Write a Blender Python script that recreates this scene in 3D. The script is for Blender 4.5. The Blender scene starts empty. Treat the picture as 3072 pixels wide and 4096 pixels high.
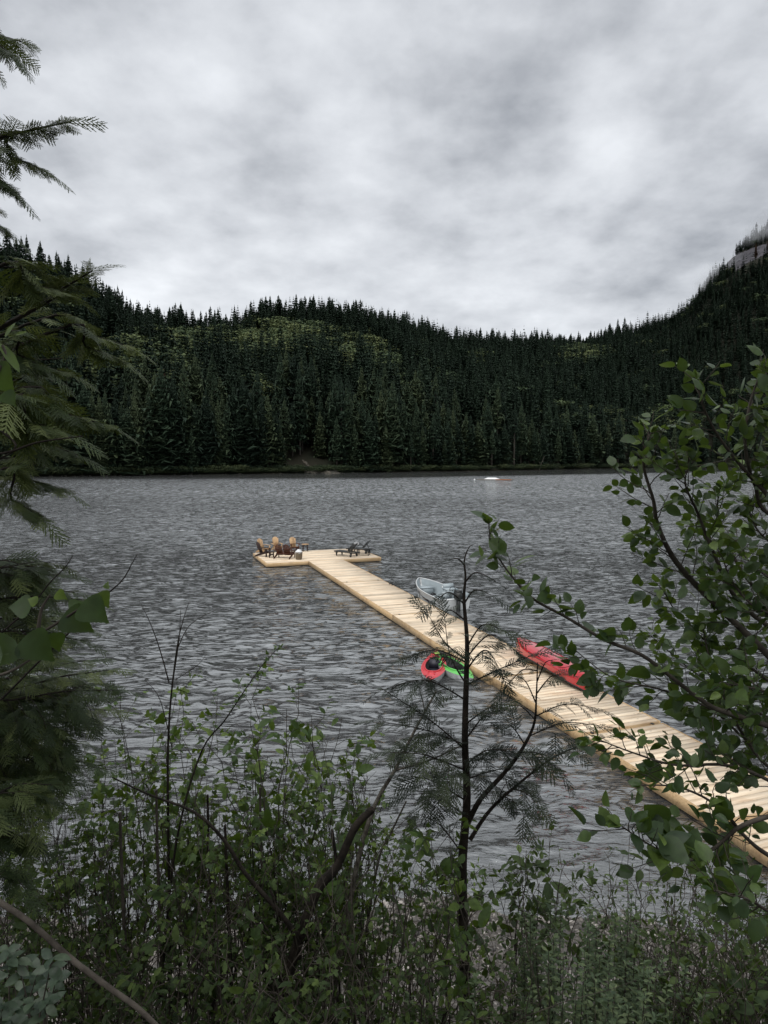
import bpy, math, random
import numpy as np
from mathutils import Vector
sc = bpy.context.scene
R = math.radians
PI = math.pi
FPX, CAMZ = 2731.0, 7.1                     # focal length in photo pixels, eye height above the lake
TH = math.atan(212 / FPX)                   # downward pitch

# ------------------------------------------------------------------ camera
cam = bpy.data.objects.new('camera', bpy.data.cameras.new('camera'))
sc.collection.objects.link(cam)
cam.location = (0, 0, CAMZ)
cam.rotation_euler = (PI / 2 - TH, 0, 0)
cam.data.sensor_fit = 'VERTICAL'
cam.data.sensor_height = 36
cam.data.lens = 36 * FPX / 4096
cam.data.clip_start = 0.05
cam.data.clip_end = 8000
sc.camera = cam
sc.view_settings.view_transform = 'Standard'
sc.view_settings.look = 'None'
sc.view_settings.gamma = 1
sc.view_settings.exposure = 0.0
sc.cycles.max_bounces = 5
sc.cycles.diffuse_bounces = 2
sc.cycles.glossy_bounces = 2
sc.cycles.transmission_bounces = 3
sc.cycles.transparent_max_bounces = 6
sc.cycles.use_denoising = True

# ------------------------------------------------------------------ node helper
class NT:
    def __init__(s, tree):
        s.t = tree; s.t.nodes.clear()
    def n(s, typ, ins=None, **kw):
        nd = s.t.nodes.new(typ)
        for k, v in kw.items(): setattr(nd, k, v)
        for k, v in (ins or {}).items():
            so = nd.inputs[k]
            if isinstance(v, bpy.types.NodeSocket): s.t.links.new(v, so)
            else: so.default_value = v
        return nd
    def m(s, op, a, b=0.0, c=0.0, clamp=False):
        nd = s.n('ShaderNodeMath', {0: a, 1: b, 2: c}, operation=op); nd.use_clamp = clamp
        return nd.outputs[0]
    def vm(s, op, a, b=(0, 0, 0)):
        nd = s.n('ShaderNodeVectorMath', {0: a, 1: b}, operation=op)
        return nd.outputs['Value'] if op == 'DOT_PRODUCT' else nd.outputs[0]
    def mix(s, f, a, b):
        nd = s.n('ShaderNodeMix', data_type='RGBA')
        for so, v in zip((nd.inputs[0], nd.inputs[6], nd.inputs[7]), (f, a, b)):
            if isinstance(v, bpy.types.NodeSocket): s.t.links.new(v, so)
            else: so.default_value = v if not isinstance(v, tuple) else (*v[:3], 1)
        return nd.outputs[2]
    def noise(s, vec, scale, detail=4, rough=.5, dist=0):
        return s.n('ShaderNodeTexNoise', {'Vector': vec, 'Scale': scale, 'Detail': detail, 'Roughness': rough, 'Distortion': dist}).outputs[0]
    def rng(s, v, a, b, c=0., d=1., smooth=False):
        nd = s.n('ShaderNodeMapRange', {0: v, 1: a, 2: b, 3: c, 4: d})
        if smooth: nd.interpolation_type = 'SMOOTHSTEP'
        return nd.outputs[0]

# ------------------------------------------------------------------ world: heavy overcast over a Nishita sky
SUN_EL, SUN_AZ = 58, 215                    # degrees; azimuth clockwise from the view axis (+Y)
w = bpy.data.worlds.new('World'); sc.world = w; w.use_nodes = True
t = NT(w.node_tree)
sky = t.n('ShaderNodeTexSky', sky_type='NISHITA')
sky.sun_disc = False; sky.sun_elevation = R(SUN_EL); sky.sun_rotation = R(SUN_AZ)
dirv = t.n('ShaderNodeTexCoord').outputs['Generated']
sep = t.n('ShaderNodeSeparateXYZ', {0: dirv})
zz = t.m('MAXIMUM', sep.outputs[2], 0.0)
zp = t.m('ADD', zz, 0.30)
pl = t.n('ShaderNodeCombineXYZ', {0: t.m('DIVIDE', sep.outputs[0], zp), 1: t.m('DIVIDE', sep.outputs[1], zp), 2: 3.7}).outputs[0]
n1 = t.noise(pl, 2.0, 9, .55, 0)
n2 = t.noise(pl, 6.5, 7, .52, 0)
warp = t.n('ShaderNodeTexNoise', {'Vector': pl, 'Scale': 2.6, 'Detail': 5, 'Roughness': .6}).outputs[1]
dw = t.vm('NORMALIZE', t.vm('ADD', dirv, t.vm('SCALE', t.vm('SUBTRACT', warp, (.5, .5, .5)))))
t.t.nodes[-1]
# scale socket of the VectorMath SCALE node
for nd in t.t.nodes:
    if nd.type == 'VECT_MATH' and nd.operation == 'SCALE': nd.inputs['Scale'].default_value = .18
def pdir(px, py):
    u = (px - 1536) / FPX; v = -(py - 2048) / FPX
    d = Vector((u, math.cos(TH) + v * math.sin(TH), -math.sin(TH) + v * math.cos(TH)))
    return d.normalized()
cl = t.m('ADD', t.m('MULTIPLY', n1, .62), t.m('MULTIPLY', n2, .38))
cl = t.rng(cl, .36, .64, -.02, 1.0)
# the big light and dark cloud masses, as directions on the sky
for px, py, rad, amp in [(2100, 690, 5.0, -.36), (2290, 540, 5, .08), (2480, 690, 7, .12), (1650, 900, 10, .16), (1250, 620, 13, -.08),
                         (450, 1020, 9, .24), (900, 1130, 8, .18), (750, 130, 12, .10), (1700, 1080, 7, -.16), (2700, 420, 11, -.10),
                         (2650, 930, 8, -.20), (1500, 1230, 9, .12), (2150, 1260, 8, .16), (2450, 1330, 5, .12), (250, 450, 12, -.08), (1500, 180, 9, .08)]:
    d = pdir(px, py)
    dot = t.vm('DOT_PRODUCT', dw, tuple(d))
    g = t.rng(dot, math.cos(R(rad * 1.3)), math.cos(R(rad * .2)), 0, amp, smooth=True)
    cl = t.m('ADD', cl, g)
ramp = t.n('ShaderNodeValToRGB', {0: t.m('ADD', t.m('MULTIPLY', cl, .62), .19)})
cr = ramp.color_ramp
cr.elements[0].position = .02; cr.elements[0].color = (.33, .35, .385, 1)
cr.elements[1].position = .98; cr.elements[1].color = (1.0, 1.03, 1.07, 1)
e = cr.elements.new(.5); e.color = (.70, .725, .765, 1)
zen = t.rng(sep.outputs[2], .58, .95, 1.0, 1.8, smooth=True)           # overcast is brighter overhead
grd = t.rng(sep.outputs[2], -.02, .05, .35, 1.0)
clouds = t.vm('MULTIPLY', ramp.outputs[0], t.n('ShaderNodeCombineXYZ', {0: t.m('MULTIPLY', zen, grd), 1: t.m('MULTIPLY', zen, grd), 2: t.m('MULTIPLY', zen, grd)}).outputs[0])
clouds10 = t.n('ShaderNodeVectorMath', {0: clouds, 1: (10, 10, 10)}, operation='MULTIPLY').outputs[0]
colr = t.mix(.93, sky.outputs[0], clouds10)
bg = t.n('ShaderNodeBackground', {0: colr, 1: .1})
t.t.links.new(bg.outputs[0], t.n('ShaderNodeOutputWorld').inputs[0])

sun = bpy.data.objects.new('sun', bpy.data.lights.new('sun', 'SUN'))
sc.collection.objects.link(sun)
sun.data.energy = 2.3; sun.data.angle = R(70); sun.data.color = (1, .97, .93)
az = R(SUN_AZ)
sd = Vector((math.sin(az) * math.cos(R(SUN_EL)), math.cos(az) * math.cos(R(SUN_EL)), math.sin(R(SUN_EL))))
sun.rotation_euler = sd.to_track_quat('Z', 'Y').to_euler()
sun.location = (0, -20, 60)

# ------------------------------------------------------------------ mesh building
rng = np.random.default_rng(7)
def link(o): sc.collection.objects.link(o); return o
class MB:
    """collects triangles and quads and links them as ONE mesh object"""
    def __init__(s): s.v = []; s.f3 = []; s.f4 = []; s.t = []; s.n = 0
    def add(s, V, F, tone=.5):
        V = np.asarray(V, float).reshape(-1, 3); F = np.asarray(F, int)
        if not len(F): return
        (s.f3 if F.shape[1] == 3 else s.f4).append(F + s.n)
        s.v.append(V); s.n += len(V)
        s.t.append(np.broadcast_to(np.asarray(tone, float), (len(V),)))
    def stamp(s, TV, TF, M, T, tone=.5):
        """template TV/TF placed n times with matrices M (n,3,3; columns = axes) and origins T"""
        M = np.asarray(M); T = np.asarray(T); n = len(T)
        if n == 0: return
        V = np.einsum('nij,kj->nki', M, TV) + T[:, None, :]
        k = len(TV)
        F = (np.asarray(TF)[None] + (np.arange(n) * k)[:, None, None]).reshape(-1, np.asarray(TF).shape[1])
        tn = np.repeat(np.broadcast_to(np.asarray(tone, float), (n,)), k)
        s.add(V.reshape(-1, 3), F, tn)
    def box(s, c, size, rot=None, tone=.5):
        h = np.array(size) / 2
        V = np.array([[x, y, z] for x in (-1, 1) for y in (-1, 1) for z in (-1, 1)], float) * h
        if rot is not None: V = V @ np.array(rot).T
        s.add(V + np.array(c), [[0, 1, 3, 2], [4, 6, 7, 5], [0, 4, 5, 1], [2, 3, 7, 6], [0, 2, 6, 4], [1, 5, 7, 3]], tone)
    def bar(s, a, b, wd, th, tone=.5, side=(0, 0, 1)):
        a = np.array(a, float); b = np.array(b, float); d = b - a; L = np.linalg.norm(d); d /= L
        up = np.array(side, float)
        if abs(d @ up) > .95: up = np.array([1., 0, 0])
        y = np.cross(up, d); y /= np.linalg.norm(y); z = np.cross(d, y)
        s.box((a + b) / 2, (L, wd, th), np.stack([d, y, z], 1), tone)
    def tube(s, P, r, n=6, tone=.5, cap=True):
        P = np.asarray(P, float); m = len(P)
        r = np.broadcast_to(np.asarray(r, float), (m,))
        T = np.gradient(P, axis=0); T /= np.linalg.norm(T, axis=1)[:, None] + 1e-9
        ref = np.array([0, 0, 1.]) if abs(T[:, 2]).mean() < .8 else np.array([1., 0, 0])
        A = np.cross(T, ref); A /= np.linalg.norm(A, axis=1)[:, None] + 1e-9
        B = np.cross(T, A)
        an = np.arange(n) * 2 * PI / n
        V = P[:, None] + r[:, None, None] * (np.cos(an)[None, :, None] * A[:, None] + np.sin(an)[None, :, None] * B[:, None])
        i = np.arange(m - 1)[:, None] * n + np.arange(n)[None]
        j = np.arange(m - 1)[:, None] * n + (np.arange(n)[None] + 1) % n
        s.add(V.reshape(-1, 3), np.stack([i, j, j + n, i + n], -1).reshape(-1, 4), tone)
        if cap and n > 3:
            for k in (0, m - 1):
                s.add(V[k], [[0, a, a + 1] for a in range(1, n - 1)], tone)
    def lathe(s, prof, n=16, c=(0, 0, 0), tone=.5):
        prof = np.array(prof, float); an = np.arange(n) * 2 * PI / n
        V = np.stack([prof[:, :1] * np.cos(an), prof[:, :1] * np.sin(an), np.repeat(prof[:, 1:], n, 1)], -1) + np.array(c)
        m = len(prof)
        i = np.arange(m - 1)[:, None] * n + np.arange(n); j = np.arange(m - 1)[:, None] * n + (np.arange(n) + 1) % n
        s.add(V.reshape(-1, 3), np.stack([i, j, j + n, i + n], -1).reshape(-1, 4), tone)
    def grid(s, G, tone=.5, flip=False):
        a, b = G.shape[:2]
        i = np.arange(a - 1)[:, None] * b + np.arange(b - 1)
        F = np.stack([i, i + 1, i + b + 1, i + b], -1).reshape(-1, 4)
        s.add(G.reshape(-1, 3), F[:, ::-1] if flip else F, tone)
    def prism(s, poly, axis_vec, tone=.5):
        """closed outline (list of 3-D points) pushed along a vector"""
        P = np.array(poly, float); n = len(P); V = np.concatenate([P, P + np.array(axis_vec)])
        s.add(V, [[i, (i + 1) % n, (i + 1) % n + n, i + n] for i in range(n)], tone)
        s.add(P, [[0, i, i + 1] for i in range(1, n - 1)], tone); s.add(P + np.array(axis_vec), [[0, i + 1, i] for i in range(1, n - 1)], tone)
    def build(s, name, mat, parent=None, smooth=False):
        me = bpy.data.meshes.new(name)
        V = np.concatenate(s.v); f3 = np.concatenate(s.f3) if s.f3 else np.zeros((0, 3), int); f4 = np.concatenate(s.f4) if s.f4 else np.zeros((0, 4), int)
        nl = len(f3) * 3 + len(f4) * 4; npoly = len(f3) + len(f4)
        me.vertices.add(len(V)); me.loops.add(nl); me.polygons.add(npoly)
        me.vertices.foreach_set('co', V.astype(np.float32).ravel())
        me.loops.foreach_set('vertex_index', np.concatenate([f3.ravel(), f4.ravel()]).astype(np.int32))
        ls = np.concatenate([np.arange(len(f3)) * 3, len(f3) * 3 + np.arange(len(f4)) * 4]).astype(np.int32)
        me.polygons.foreach_set('loop_start', ls)
        if smooth: me.polygons.foreach_set('use_smooth', np.ones(npoly, bool))
        at = me.attributes.new('tone', 'FLOAT', 'POINT'); at.data.foreach_set('value', np.concatenate(s.t).astype(np.float32))
        me.update(calc_edges=True)
        me.materials.append(mat)
        o = link(bpy.data.objects.new(name, me))
        if parent: o.parent = parent
        return o
def tag(o, label=None, cat=None, group=None, kind=None):
    if label: o['label'] = label
    if cat: o['category'] = cat
    if group: o['group'] = group
    if kind: o['kind'] = kind
    return o
def thing(name, label, cat, loc=(0, 0, 0), rz=0, group=None):
    o = link(bpy.data.objects.new(name, None)); o.empty_display_size = .1
    o.location = loc; o.rotation_euler = (0, 0, rz)
    return tag(o, label, cat, group)
def wray(px, py):
    u = (px - 1536) / FPX; v = -(py - 2048) / FPX
    return np.array([u, math.cos(TH) + v * math.sin(TH), -math.sin(TH) + v * math.cos(TH)])
def at(px, py, D):
    """world point seen at a photo pixel, D metres ahead"""
    d = wray(px, py); return d * (D / d[1]) + np.array([0, 0, CAMZ])
def smooth_path(P, n):
    P = np.asarray(P, float); k = len(P); tt = np.linspace(0, k - 1, n); out = []
    for x in tt:
        i = min(int(x), k - 2); f = x - i
        p0, p1, p2, p3 = P[max(i - 1, 0)], P[i], P[i + 1], P[min(i + 2, k - 1)]
        out.append(.5 * (2 * p1 + (p2 - p0) * f + (2 * p0 - 5 * p1 + 4 * p2 - p3) * f * f + (3 * p1 - p0 - 3 * p2 + p3) * f ** 3))
    return np.array(out)
def unit(a): return a / (np.linalg.norm(a, axis=-1, keepdims=True) + 1e-9)
def frames(d, n):
    """columns: leaf axis, sideways, normal"""
    d = unit(d); y = unit(np.cross(n, d)); z = np.cross(d, y)
    return np.stack([d, y, z], -1)

# ------------------------------------------------------------------ materials
def newmat(name):
    m = bpy.data.materials.new(name); m.use_nodes = True
    return m, NT(m.node_tree)
def pri(name, col, rough=.6, metal=0, var=.15, scale=8, bump=0, spec=.5, col2=None, coat=0, tone=0.):
    m, t = newmat(name)
    co = t.n('ShaderNodeTexCoord').outputs['Object']
    nz = t.noise(co, scale, 5, .6)
    c2 = col2 or tuple(c * (1 - var * 2) for c in col)
    c = t.mix(t.rng(nz, .35, .65), c2, col)
    if tone:
        a = t.n('ShaderNodeAttribute', attribute_name='tone').outputs['Fac']
        c = t.mix(t.m('MULTIPLY', a, tone), c, tuple(x * .35 for x in col))
    p = t.n('ShaderNodeBsdfPrincipled', {'Base Color': c, 'Roughness': rough, 'Metallic': metal, 'Specular IOR Level': spec, 'Coat Weight': coat})
    if bump:
        b = t.n('ShaderNodeBump', {'Height': t.noise(co, scale * 3, 6, .65), 'Strength': bump, 'Distance': .02})
        t.t.links.new(b.outputs[0], p.inputs['Normal'])
    t.t.links.new(p.outputs[0], t.n('ShaderNodeOutputMaterial').inputs[0])
    return m
def leafmat(name, dark, mid, light, trans=.35, rough=.5, spec=.35, objrand=0.):
    m, t = newmat(name)
    a = t.n('ShaderNodeAttribute', attribute_name='tone').outputs['Fac']
    if objrand:
        oi = t.n('ShaderNodeObjectInfo').outputs['Random']
        a = t.m('ADD', t.m('MULTIPLY', a, 1 - objrand), t.m('MULTIPLY', oi, objrand))
    r = t.n('ShaderNodeValToRGB', {0: a}); e = r.color_ramp.elements
    e[0].color = (*dark, 1); e[0].position = .05; e[1].color = (*light, 1); e[1].position = .97
    k = r.color_ramp.elements.new(.5); k.color = (*mid, 1)
    oc_ = t.n('ShaderNodeTexCoord').outputs['Object']; nf_ = t.rng(t.noise(oc_, 45., 3, .6), .35, .65, .72, 1.25)
    lc_ = t.n('ShaderNodeVectorMath', {0: r.outputs[0], 1: t.n('ShaderNodeCombineXYZ', {0: nf_, 1: nf_, 2: nf_}).outputs[0]}, operation='MULTIPLY').outputs[0] if trans else r.outputs[0]
    p = t.n('ShaderNodeBsdfPrincipled', {'Base Color': lc_, 'Roughness': rough, 'Specular IOR Level': spec})
    out = p.outputs[0]
    if trans:
        tc = t.mix(.5, r.outputs[0], tuple(min(1, x * y) for x, y in zip(light, (1.5, 1.5, .5))))
        tr = t.n('ShaderNodeBsdfTranslucent', {0: tc})
        out = t.n('ShaderNodeMixShader', {0: trans, 1: out, 2: tr.outputs[0]}).outputs[0]
    t.t.links.new(out, t.n('ShaderNodeOutputMaterial').inputs[0])
    return m
def woodmat(name, c1, c2, dark, grain=(1, 14, 14), rough=.65):
    m, t = newmat(name)
    co = t.n('ShaderNodeTexCoord').outputs['Object']
    a = t.n('ShaderNodeAttribute', attribute_name='tone').outputs['Fac']
    off = t.n('ShaderNodeCombineXYZ', {0: t.m('MULTIPLY', a, 37.), 1: t.m('MULTIPLY', a, 91.), 2: 0.}).outputs[0]
    v = t.vm('MULTIPLY', t.vm('ADD', co, off), grain)
    g = t.noise(v, 1.6, 6, .62, .5)
    st = t.noise(t.vm('MULTIPLY', t.vm('ADD', co, off), (.9, 2.2, 2.2)), 1.3, 3, .5)
    c = t.mix(t.rng(g, .34, .66), c2, c1)
    c = t.mix(t.m('MULTIPLY', t.rng(st, .52, .75), .55), c, dark)
    vv = t.m('ADD', .64, t.m('MULTIPLY', a, .52))
    c = t.n('ShaderNodeVectorMath', {0: c, 1: t.n('ShaderNodeCombineXYZ', {0: vv, 1: vv, 2: vv}).outputs[0]}, operation='MULTIPLY').outputs[0]
    kn = t.n('ShaderNodeTexVoronoi', {'Vector': t.vm('MULTIPLY', t.vm('ADD', co, off), (1.6, 5, 5)), 'Scale': 1.3}).outputs[0]
    c = t.mix(t.rng(kn, .10, .05), c, tuple(x * .35 for x in dark))
    p = t.n('ShaderNodeBsdfPrincipled', {'Base Color': c, 'Roughness': rough, 'Specular IOR Level': .3})
    b = t.n('ShaderNodeBump', {'Height': g, 'Strength': .25, 'Distance': .004})
    t.t.links.new(b.outputs[0], p.inputs['Normal'])
    t.t.links.new(p.outputs[0], t.n('ShaderNodeOutputMaterial').inputs[0])
    return m

M = {}
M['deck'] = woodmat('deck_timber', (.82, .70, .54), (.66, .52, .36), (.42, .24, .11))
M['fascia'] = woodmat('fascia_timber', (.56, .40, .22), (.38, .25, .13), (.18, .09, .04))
M['chairwood'] = woodmat('pale_cedar', (.50, .34, .19), (.36, .22, .11), (.22, .11, .05), (8, 8, 2))
M['redwood'] = woodmat('red_brown_stain', (.10, .035, .018), (.055, .018, .010), (.03, .010, .006), (8, 8, 2))
M['darkwood'] = woodmat('dark_brown_stain', (.035, .016, .011), (.02, .010, .008), (.012, .006, .005), (8, 8, 2))
M['blackplastic'] = pri('black_resin', (.012, .014, .013), .45, spec=.5)
M['blackrubber'] = pri('black_rubber', (.012, .012, .012), .8)
M['wicker'] = pri('grey_brown_slats', (.15, .115, .075), .8, scale=30, bump=.4)
M['white'] = pri('white_plastic', (.72, .72, .72), .5, var=.06)
M['hemlock'] = leafmat('conifer_needles', (.010, .019, .013), (.025, .043, .025), (.056, .074, .036), 0, .75, .15, .75)
M['farleaf'] = leafmat('far_broadleaf', (.042, .064, .031), (.070, .096, .042), (.105, .125, .050), 0, .75, .15)
M['shorebush'] = leafmat('shore_bush_leaf', (.012, .020, .010), (.024, .036, .016), (.045, .056, .024), 0, .75, .15)
M['deadneedle'] = leafmat('dry_needles', (.04, .024, .016), (.06, .036, .024), (.08, .05, .03), 0, .8, .1)
M['bark'] = pri('dark_bark', (.035, .028, .022), .9, scale=14, bump=.6, col2=(.012, .010, .008), spec=.2)
M['farbark'] = pri('grey_bark', (.055, .048, .04), .9, scale=2, spec=.2)
M['palebark'] = pri('weathered_dead_wood', (.17, .155, .13), .9, scale=25, bump=.7, col2=(.05, .042, .035), spec=.2)
M['greytwig'] = pri('grey_brown_twigs', (.105, .09, .074), .85, scale=10, col2=(.03, .025, .02), spec=.2)
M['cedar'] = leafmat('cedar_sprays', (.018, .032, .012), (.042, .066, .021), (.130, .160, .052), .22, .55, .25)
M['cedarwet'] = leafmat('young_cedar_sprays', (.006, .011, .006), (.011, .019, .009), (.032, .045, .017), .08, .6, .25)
M['alder'] = leafmat('alder_leaf', (.022, .044, .018), (.042, .080, .022), (.120, .180, .032), .30, .42, .45)
M['shrub'] = leafmat('shrub_leaf', (.020, .042, .012), (.046, .088, .018), (.135, .195, .036), .30, .5, .35)
M['thicket'] = leafmat('thicket_leaf', (.020, .036, .014), (.042, .068, .020), (.085, .125, .030), .25, .6, .25)
M['spirea'] = leafmat('spirea_leaf', (.042, .070, .034), (.080, .118, .056), (.150, .190, .085), .25, .55, .3)
M['salal'] = leafmat('pale_broad_leaf', (.030, .052, .032), (.050, .078, .046), (.078, .110, .062), .2, .4, .4)
M['canoe'] = pri('red_gelcoat', (.42, .012, .022), .16, var=.04, scale=2, coat=.6, spec=.6)
M['canoein'] = pri('dark_canoe_trim', (.015, .014, .013), .5)
M['kred'] = pri('red_kayak_shell', (.55, .035, .045), .3, var=.05, scale=3)
M['kgreen'] = pri('green_kayak_shell', (.12, .48, .10), .3, var=.05, scale=3)
M['klime'] = pri('lime_patch', (.42, .62, .10), .4)
M['khull'] = pri('pale_grey_hull', (.42, .43, .44), .4)
M['alu'] = pri('painted_aluminium', (.55, .57, .57), .42, metal=.15, var=.08, scale=3, bump=.05)
M['aluin'] = pri('grey_interior_paint', (.33, .38, .40), .55, var=.08, scale=3)
M['hulldark'] = pri('dark_lettering', (.02, .018, .03), .5)
M['rust'] = pri('orange_brown_strip', (.30, .10, .03), .7)
M['rope'] = pri('rope', (.25, .22, .17), .9)
M['rock'] = pri('shore_rock', (.085, .072, .055), .9, scale=.35, bump=.6, col2=(.018, .020, .013))
M['log'] = pri('bleached_driftwood', (.17, .16, .14), .9, scale=1)
M['cliff'] = pri('cliff_rock', (.055, .05, .058), .9, scale=.05, bump=.8, col2=(.014, .014, .019))

# ------------------------------------------------------------------ terrain of the far shore
SK = np.array([(-1400, 700), (-500, 800), (0, 945), (185, 1015), (300, 1070), (407, 1110), (500, 1190), (611, 1222), (704, 1245), (796, 1258), (926, 1262), (1010, 1238),
               (1074, 1218), (1204, 1208), (1333, 1214), (1445, 1225), (1537, 1252), (1667, 1282), (1778, 1327), (1945, 1345), (2075, 1340), (2185, 1345),
               (2315, 1345), (2408, 1322), (2500, 1296), (2593, 1270), (2685, 1240), (2745, 1185), (2800, 1105), (2845, 1045), (2889, 992), (2963, 925), (3037, 880), (3160, 840), (3600, 780), (4600, 900)], float)
SH = np.array([(-1400, 250), (-300, 255), (400, 286), (900, 315), (1300, 341), (1900, 397), (2200, 445), (2500, 512), (2800, 560), (3072, 590), (3600, 640), (4600, 600)], float)
RD = np.array([(-1400, 520), (0, 540), (400, 640), (700, 800), (1000, 900), (1300, 980), (1700, 1100), (2100, 1250), (2400, 1400), (2700, 1600), (3072, 1750), (4600, 1700)], float)
def g_(px, T): return np.interp(px, T[:, 0], T[:, 1])
def nz2(x, y, s):
    """cheap smooth pseudo-noise"""
    return (np.sin(x * s + 1.3 * np.sin(y * s * .7 + 1)) + np.sin(y * s * 1.3 + 1.7 * np.sin(x * s * .6 + 2)) + .6 * np.sin((x + y) * s * 2.1 + 3)) / 2.6
def treeh(px): return np.interp(px, [0, 900, 1500, 2300, 3072], [34, 36, 36, 30, 26])
def terr(px, s):
    px = np.asarray(px, float); s = np.asarray(s, float)
    Ds, Dr = g_(px, SH), g_(px, RD)
    D = Ds + s * (Dr - Ds)
    x = D * (px - 1536) / FPX
    v = -(g_(px, SK) - 2048) / FPX
    tanE = (-math.sin(TH) + v * math.cos(TH)) / (math.cos(TH) + v * math.sin(TH))
    zr = CAMZ + Dr * tanE - treeh(px)
    g = np.where(s < 1, np.clip(s, 0, 1) ** .88, 1 - .5 * (s - 1))
    env = np.clip(s, 0, 1) * np.clip((1 - s) * 3, 0, 1)
    z = zr * (g + env * .05 * nz2(x, D, .012)) + env * 7 * nz2(x, D, .035)
    z = np.where(s < .0, s * 60, z + .4)
    return x, D, z
cols = np.linspace(-1400, 4600, 260); ss = np.concatenate([[-.06], np.linspace(0, 1.5, 90)])
CC, S_ = np.meshgrid(cols, ss)
X, Y, Z = terr(CC, S_)
mh, t = newmat('forest_floor')
co = t.n('ShaderNodeTexCoord').outputs['Object']
c = t.mix(t.rng(t.noise(co, .05, 6, .6), .4, .6), (.010, .013, .008), (.020, .019, .013))
p = t.n('ShaderNodeBsdfPrincipled', {'Base Color': c, 'Roughness': .95, 'Specular IOR Level': .1})
t.t.links.new(p.outputs[0], t.n('ShaderNodeOutputMaterial').inputs[0])
mb = MB(); mb.grid(np.stack([X, Y, Z], -1)); tag(mb.build('hills', mh, smooth=True), kind='structure')

# conifer templates: whorls of drooping jagged boughs round a trunk
def conifer(H, rad, whorls, nb, sub, seed, bare=.12, thin=0.):
    r = np.random.default_rng(seed); V = []; F = []; T = []
    def tri(a, b, c, tn): F.append([len(V), len(V) + 1, len(V) + 2]); V.extend([a, b, c]); T.extend([tn] * 3)
    for k in range(whorls):
        f = k / (whorls - 1)
        h = H * (bare + (1 - bare) * f ** .93) + r.normal(0, H * .006)
        rr = rad * ((1 - f) ** .78 * .97 + .035) * r.uniform(.75, 1.18)
        if f < .12: rr *= .75
        a0 = r.uniform(0, 6.28)
        for b in range(nb):
            if r.random() < thin: continue
            a = a0 + b * 2 * PI / nb + r.normal(0, .25); L = rr * r.uniform(.6, 1.2); dr = r.uniform(.22, .55) * L
            d = np.array([math.cos(a), math.sin(a), 0]); s = np.array([-d[1], d[0], 0]); tn = r.uniform(0, 1)
            root = np.array([0, 0, h]); wd = L * r.uniform(.30, .46)
            mid = d * L * .55 + np.array([0, 0, h - dr * .35]); tip = d * L + np.array([0, 0, h - dr + .12 * L])
            dn = np.array([0, 0, -H * r.uniform(.02, .036)])
            tri(root, mid - s * wd + dn, mid + s * wd + dn, tn); tri(mid - s * wd + dn, tip, mid + s * wd + dn, tn)
            for q in range(sub):
                sg = 1 if q % 2 else -1; f2 = r.uniform(.3, .8)
                b0 = d * L * f2 + np.array([0, 0, h - dr * f2 * .6]); tp = b0 + (d * .7 + s * sg) * L * r.uniform(.25, .42) + dn * r.uniform(.5, 2.5)
                tri(b0, tp, b0 + d * L * .22 + dn * .3, tn)
    # leader
    tri(np.array([-.004 * H, 0, H * .95]), np.array([.004 * H, 0, H * .95]), np.array([0, 0, H * 1.03]), .5)
    return np.array(V), np.array(F), np.array(T)
def trunk_arr(H, r0):
    m = MB(); m.tube([(0, 0, -1.5), (0, 0, H * .5), (0, 0, H * .98)], [r0, r0 * .6, .04], 5)
    return m
HI = [conifer(1, .15, 30, 7, 4, 11), conifer(1, .125, 28, 7, 4, 12, .2), conifer(1, .18, 32, 8, 4, 13, .05), conifer(1, .11, 24, 6, 3, 14, .42, .25), conifer(1, .10, 20, 6, 3, 15, .5, .35)]
MID = [conifer(1, .15, 17, 6, 1, 21), conifer(1, .13, 16, 6, 1, 22, .1), conifer(1, .17, 18, 6, 1, 23, .03), conifer(1, .12, 15, 6, 1, 24, .25)]
LO = [conifer(1, .17, 10, 5, 0, 31), conifer(1, .15, 9, 5, 0, 32), conifer(1, .19, 11, 5, 0, 33)]
def decid(nq, seed):
    r = np.random.default_rng(seed); V = []; F = []
    cs = [(r.normal(0, .16), r.normal(0, .16), r.uniform(.5, .86), r.uniform(.13, .22)) for _ in range(9)]
    for i in range(nq):
        cx, cy, cz, cr_ = cs[i % 9]; d = unit(r.normal(0, 1, 3)); d[2] = abs(d[2]) * .9 - .15 * (r.random() < .3)
        p_ = np.array([cx, cy, cz]) + d * cr_ * r.uniform(.8, 1.1) * np.array([1.2, 1.2, .8]); nn = unit(d + r.normal(0, .45, 3)); a = unit(np.cross(nn, r.normal(0, 1, 3))); b = np.cross(nn, a); q = r.uniform(.02, .042)
        F.append([len(V) + k for k in range(4)]); V.extend([p_ - a * q, p_ - b * q * .7, p_ + a * q, p_ + b * q * .7])
    return np.array(V), np.array(F)
DEC = [decid(330, 41), decid(330, 42), decid(300, 43)]

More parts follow.
